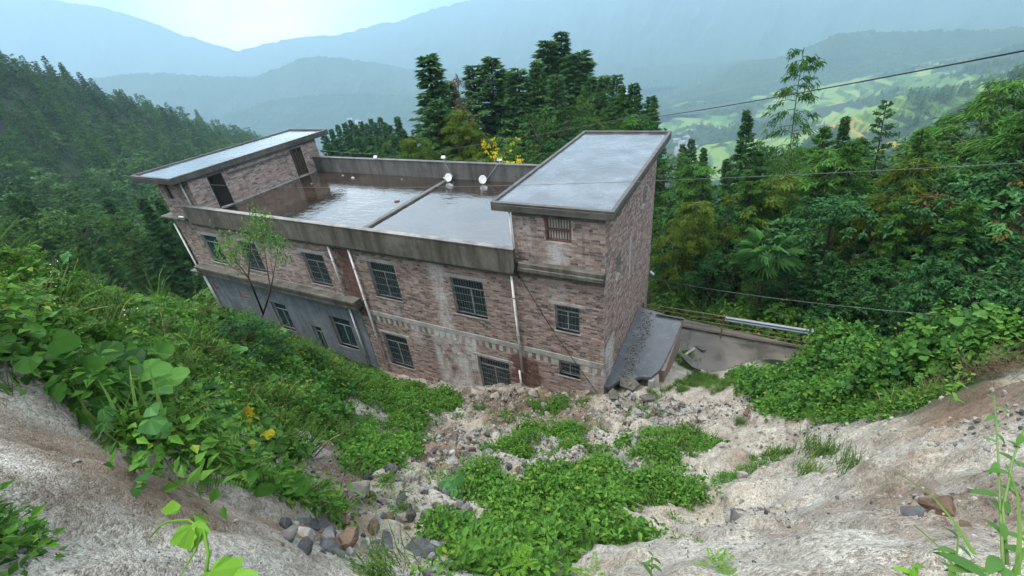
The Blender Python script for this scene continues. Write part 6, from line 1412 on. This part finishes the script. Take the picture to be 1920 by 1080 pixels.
gourd(*(-0.99, -10.80), .45, 7, .14, 'vine with shiny lobed leaves in the shade of the lower bank', M_gourd, 3, .30)
gourd(*(-0.40, -10.97), .30, 6, .13, 'lobed leaves hanging lowest over the sandy cut of the bank', M_gourd, 4, .22)
gourd(*(-1.83, -10.55), .45, 4, .14, 'pair of broad pale leaves in the middle of the bank', M_gourd, 5, .25)
gourd(*(-5.78, -8.26), .55, 7, .20, 'broad leaves on the middle of the bank left of the small tree', M_gourd, 6, .35)
gourd(*(-2.81, -9.37), .35, 6, .17, 'plant with yellowed leaves on the lower bank', M_ylw, 7, .28)
gourd(*(-5.56, -8.14), .55, 2, .18, 'two bright yellow leaves near the top of the bank', M_ylw, 8, .15)
gourd(*(-4.48, -10.55), .55, 3, .11, 'yellow leaf at the left border of the view', M_ylw, 9, .15)
gourd(*(-0.27, -8.10), .25, 6, .26, 'single plant with broad blue green leaves beside the stones of the gully', M_gourd, 10, .16)
gourd(*(0.57, -9.05), .18, 5, .22, 'broad leaved seedling left of the herb patch', M_gourd, 11, .12)

# bushes standing out of the bank
for (x, y), h, kd, w, lab in (((-6.31, -7.46), 1.7, BROAD[0], 1.2, 'dark leafy bush on the bank below the slim young tree'), ((-6.79, -6.81), 1.4, BROAD[1], 1.3, 'second dark bush on the bank, right of the first and nearer the house'), ((-40.72, 0.07), 1.1, RUSTB[0], 1.6, 'brownish twiggy bush on the upper bank'),
                              ((-41.21, 1.51), 1.0, BROAD_L[1], 1.5, 'light green bush on the crest of the bank'), ((-6.97, -5.70), 1.1, BROAD_L[0], 1.3, 'fresh green bush close to the grey plastered wall'), ((-38.40, 3.30), 1.1, BROAD_L[0], 1.5, 'pale green shrub on the crest where the bank meets the far wood'), ((-6.79, -4.48), .8, BROAD_L[1], 1.3, 'low bush at the foot of the left drainpipe')):
    plant_tree('bush', kd, x, y, h, lab, 'bush', wid=w, sink=.1)

# slim young tree in front of the house
x, y = (-19.20, -0.53); z0 = g1(x, y)
t = empty('young_tree', (x, y, z0), 'slim forked young tree with tufts of leaves in front of the left windows', 'tree')
def onray(u, y_): return u
tops = [(-11.16, -4.41, 2.14), (-10.71, -3.38, 2.43), (-10.37, -3.29, 1.70), (-10.85, -3.78, 2.20)]
b = MB(); b.tube([(x, y, z0 - .3), (x, y, z0 + .45), tuple(Vector((x, y, z0)).lerp(Vector((-9.71, -5.00, 0.40)), .8))], .045, 7, r2=.035)
f1, f2 = Vector((-10.42, -4.63, 1.22)), Vector((-9.84, -4.46, 0.72)); base = Vector((x, y, z0)).lerp(Vector((-9.71, -5.00, 0.40)), .8)
b.tube([base, f1, Vector(tops[3]), Vector(tops[3]) + Vector((0, 0, .3))], .035, 6, r2=.01); b.tube([f1, f1.lerp(Vector(tops[0]), .5) + Vector((-.1, 0, 0)), tops[0]], .022, 6, r2=.008)
b.tube([base, f2, f2.lerp(Vector(tops[2]), .5), tops[2]], .03, 6, r2=.01); b.tube([f2, f2.lerp(Vector(tops[1]), .5), tops[1]], .022, 6, r2=.008); b.tube([f1, f1 + Vector((-.5, -.1, .4)), f1 + Vector((-.9, -.1, 1.0))], .012, 5, r2=.005); b.tube([f2, f2 + Vector((.5, 0, .6)), f2 + Vector((.75, 0, 1.3))], .012, 5, r2=.005)
b.build('trunk', M_bark, t, smooth=True)
c = Crown(); rg3 = np.random.default_rng(44)
for p, n, s in ((tops[0], 200, .30), (tops[3], 110, .22), (tops[1], 200, .25), (tuple(Vector(tops[1]) + Vector((0, 0, .45))), 70, .18), (tuple(Vector(tops[1]) + Vector((-.1, 0, -.5))), 110, .24), (tops[2], 110, .22), (tuple(Vector(tops[2]) + Vector((.2, 0, .3))), 50, .14), (tuple(Vector(tops[0]) + Vector((0.1, 0, -.4))), 100, .24), (tuple(Vector(tops[2]) + Vector((0, 0, -.5))), 60, .16)):
    P = np.array(p) - np.array([x, y, z0]) + rg3.normal(size=(n, 3)) * s * np.array([.8, .8, .9]); D = rg3.normal(size=(n, 3)) * .7 + np.array([0, -.2, -.55])
    V, F = leaf_arrays(P, D, .15 * rg3.uniform(.6, 1.2, n), .05, rg3, .15, .2); c.add(V, F, np.clip(rg3.normal(.6, .25, n) + .2 * (P[:, 2] > 3.4), 0, 1))
link('crown', c.mesh('crown', M_ytree), t)

# tall weed at the lower right, close by
def weed(root, path, leaves, label, seed, Ls=.16, mat=None, nm='tall_weed', rad=.0038):
    t = empty(nm, root, label, 'plant'); rg = np.random.default_rng(seed); MB().tube([root] + path, rad, 6, r2=rad * .4).build('stem', M_stemg, t, smooth=True)
    pts = [Vector(root)] + [Vector(p) for p in path]; cum = [0]
    for a, b_ in zip(pts[:-1], pts[1:]): cum.append(cum[-1] + (b_ - a).length)
    for i in range(leaves):
        s = cum[-1] * (0.12 + 0.88 * (i + .5) / leaves); j = max(q for q in range(len(pts) - 1) if cum[q] <= s); p = pts[j].lerp(pts[j+1], (s - cum[j]) / max(1e-6, cum[j+1] - cum[j]))
        a = i * 2.4 + rg.normal() * .3; L = Ls * rg.uniform(.6, 1.15) * (1.1 - .5 * i / leaves); d = np.array([math.cos(a), math.sin(a), .25]); sd_ = np.array([-math.sin(a), math.cos(a), 0]); V = []; F = []
        for q in np.linspace(0, 1, 7):
            w = L * .16 * math.sin(math.pi * min(1, .06 + q * .95)) ** .8; cpt = d * L * q - np.array([0, 0, L * .55 * q * q]); V += [cpt - sd_ * w + np.array([0, 0, w * .3]), cpt, cpt + sd_ * w + np.array([0, 0, w * .3])]
        for q in range(6): k = q * 3; F += [(k, k+1, k+4), (k, k+4, k+3), (k+1, k+2, k+5), (k+1, k+5, k+4)]
        link('leaf', tri_mesh('leaf', np.array(V), np.array(F), mat or M_weed, np.full(len(V), rg.uniform(.2, .9)), smooth=True), t, p - pts[0])
weed((3.93, -10.76, 6.33), [(3.95, -10.65, 6.35), (3.98, -10.46, 6.40), (4.02, -10.25, 6.43)], 15, 'tall thin stemmed weed rising at the right border in the foreground', 1, .055)
weed((3.96, -10.70, 6.31), [(3.96, -10.60, 6.37), (4.00, -10.47, 6.41), (4.04, -10.36, 6.47)], 9, 'leaning weed branch at the right edge crossing the tall weed', 2, .055)
weed((3.93, -10.70, 6.16), [(3.94, -10.63, 6.15), (3.96, -10.54, 6.17)], 7, 'short leafy weed at the bottom right', 3, .06)
weed((3.85, -10.85, 6.42), [(3.87, -10.79, 6.40)], 6, 'weed with broad leaves cut by the bottom right border', 4, .085)
weed((4.02, -10.44, 5.74), [(4.01, -10.39, 5.77)], 9, 'lime green leafy sprout at the bottom border on the right', 5, .06, M_lime)
weed((3.19, -10.21, 4.58), [(3.18, -10.15, 4.66), (3.18, -10.13, 4.73)], 10, 'small dark leafed seedling at the bottom centre right', 6, .07)
weed((5.40, -7.23, 3.93), [(5.41, -7.11, 4.09), (5.43, -7.02, 4.23)], 10, 'pale plant at the foot of the vine hedge on the right', 7, .10, M_herb)
# long grass blades at the right
gb = empty('long_grass', (3.89, -10.66, 6.31), 'long pale grass blades arching over the sand at the lower right', 'grass')
for pts in ([(3.91, -10.69, 6.30), (3.90, -10.61, 6.29), (3.89, -10.49, 6.24), (3.87, -10.35, 6.14)], [(3.93, -10.77, 6.38), (3.93, -10.71, 6.44), (3.95, -10.62, 6.45), (3.95, -10.54, 6.46)], [(3.96, -10.61, 6.11), (3.93, -10.57, 6.13), (3.91, -10.47, 6.07)], [(3.92, -10.78, 6.37), (3.94, -10.73, 6.42), (3.95, -10.68, 6.47)]):
    V = []; n = len(pts); F = []
    P_ = [Vector(p) - gb.location for p in pts]
    for i in range(n):
        w = .0042 * (1 - i / (n - 1)) + .001; V += [tuple(P_[i] - Vector((w, 0, 0))), tuple(P_[i] + Vector((0, 0, -.003))), tuple(P_[i] + Vector((w, 0, 0)))]
    for i in range(n - 1): k = i * 3; F += [(k, k+1, k+4), (k, k+4, k+3), (k+1, k+2, k+5), (k+1, k+5, k+4)]
    link('blade', tri_mesh('blade', np.array(V), np.array(F), M_grass, np.full(len(V), .75), smooth=True), gb)
# gourd tendril at the lower left
t = empty('gourd_tendril', (2.00, -11.47, 6.07), 'lime green gourd shoot with curling tendrils and a big lobed leaf at the bottom left', 'plant')
MB().tube([(2.01, -11.48, 6.06), (1.97, -11.42, 6.11), (1.89, -11.38, 6.12), (1.81, -11.38, 6.13), (1.75, -11.41, 6.13), (1.70, -11.43, 6.10), (1.70, -11.47, 6.09)], .006, 6, r2=.003).build('stem', M_lime, t, smooth=True)
MB().tube([(1.89, -11.39, 6.12), (1.91, -11.43, 6.10), (1.95, -11.48, 6.12), (1.96, -11.51, 6.11)], .004, 5, r2=.002).build('stem', M_lime, t, smooth=True)
for (px, s, d) in (((1.85, -11.39, 6.14), .09, (.4, -.4, -.3)), ((2.03, -11.45, 6.11), .12, (.5, .1, -.15)), ((1.74, -11.39, 6.14), .05, (-.2, .3, .6)), ((1.88, -11.40, 6.13), .07, (-.3, -.5, -.4)), ((2.11, -11.44, 6.11), .11, (.6, -.2, -.1))):
    c = Crown(); broad_leaf(c, np.zeros(3), np.array(d), s, np.random.default_rng(int(s * 1000)), .7, lobes=5); l = link('leaf', c.mesh('leaf', M_lime), t); l.location = Vector(px) - t.location
# ferns at the bottom centre
FM = sprig_fern(71, n=6, L=.15, mat=M_lime); FM.name = 'fern'
for p, lab in (((2.33, -10.29, 4.25), 'small lime green fern at the bottom left of the herb patch'), ((2.86, -10.24, 4.48), 'small lime green fern at the bottom border below the herb patch'), ((3.50, -10.01, 4.57), 'thin fern with bare stalks at the bottom border right of centre')):
    o = link('fern', FM, None, (p[0], p[1], max(p[2] - .05, g1(p[0], p[1])))); o.rotation_euler = (0, 0, p[0] * 5); tag(o, lab, 'fern')

# ---------------------------------------------------------------- distant houses
M_fwall = simple('white_house_wall', (0.42, 0.42, 0.41), 0.8, var=.15); M_froof = simple('grey_house_roof', (0.17, 0.18, 0.20), 0.7, var=.15)
def farmhouse(name, w, d, h, rf):
    v = [(-w,-d,-6),(w,-d,-6),(w,d,-6),(-w,d,-6),(-w,-d,h),(w,-d,h),(w,d,h),(-w,d,h)]
    f = [(0,1,5,4),(1,2,6,5),(2,3,7,6),(3,0,4,7)]; e = .5
    if rf: v += [(-w-e,-d-e,h),(w+e,-d-e,h),(w+e,d+e,h),(-w-e,d+e,h),(-w-e,0,h+rf),(w+e,0,h+rf)]; f += [(8,9,13,12),(10,11,12,13),(8,12,11),(9,10,13)]
    else: v += [(-w-.3,-d-.3,h+.02),(w+.3,-d-.3,h+.02),(w+.3,d+.3,h+.02),(-w-.3,d+.3,h+.02)]; f += [(8,9,10,11)]
    for fl in range(int(h / 3)):
        for i in range(3):
            x = -w + (i + .5) * 2 * w / 3; n = len(v); v += [(x-.7,-d-.03,fl*3+1),(x+.7,-d-.03,fl*3+1),(x+.7,-d-.03,fl*3+2.4),(x-.7,-d-.03,fl*3+2.4)]; f.append((n,n+1,n+2,n+3))
    me = bpy.data.meshes.new(name); me.from_pydata(v, [], f); me.materials.append(M_fwall); me.materials.append(M_froof); me.materials.append(M_dark)
    for i, p in enumerate(me.polygons): p.material_index = 0 if i < 4 else (2 if len(p.vertices) == 4 and i >= (8 if rf else 5) else 1)
    me.update(); return me
FH = [farmhouse('farmhouse', 6, 4.5, 6.2, 1.8), farmhouse('farmhouse', 5, 5, 9.2, 0), farmhouse('farmhouse', 8, 4, 3.2, 1.6)]
def hamlet(places, label, group, base, vary=True, sc=1.0, lift=0):
    for i, p in enumerate(places):
        o = link('farmhouse', FH[i % 3], None, (p[0], p[1], base if base is not None else g1(p[0], p[1]) + lift)); o.rotation_euler = (0, 0, i * 1.3); o.scale = (sc, sc, sc); tag(o, label, 'house', group)
hamlet([(28.08, 752.77), (37.01, 701.95), (46.60, 710.55), (34.78, 654.07), (40.23, 633.17), (53.87, 671.45), (38.84, 615.69), (47.37, 646.80), (32.89, 769.38), (60.08, 651.11), (44.39, 746.45)], 'pale walled house in the hamlet among the trees right of the pointed fir', 'houses of the near hamlet', None, sc=1.3, lift=6)
hamlet([(-154.93, 1182.25), (-128.96, 1081.59), (-117.88, 1103.51), (-107.78, 949.04), (-115.51, 931.47), (-98.74, 994.36), (-133.41, 1190.00)], 'pale house in the hamlet beside the right tower roof corner', 'houses of the hamlet by the tower', None, sc=1.4, lift=6)
hamlet([(-1845.57, 1544.92, -315.00), (-1833.75, 1567.54, -315.00), (-1759.79, 1531.36, -315.00), (-1759.83, 1565.11, -315.00), (-1779.70, 1612.26, -315.00), (-1702.34, 1563.23, -315.00), (-1732.83, 1622.01, -315.00), (-1653.19, 1561.62, -315.00), (-1647.71, 1583.85, -315.00), (-1832.51, 1614.52, -315.00), (-1738.54, 1498.02, -315.00), (-1698.54, 1518.87, -315.00), (-1577.21, 1537.42, -315.00), (-1837.10, 1510.91, -315.00), (-1798.04, 1673.61, -315.00), (-1776.47, 1684.77, -315.00)], 'white block in the small misty town on the valley floor', 'houses of the misty town', -322, sc=2.0)
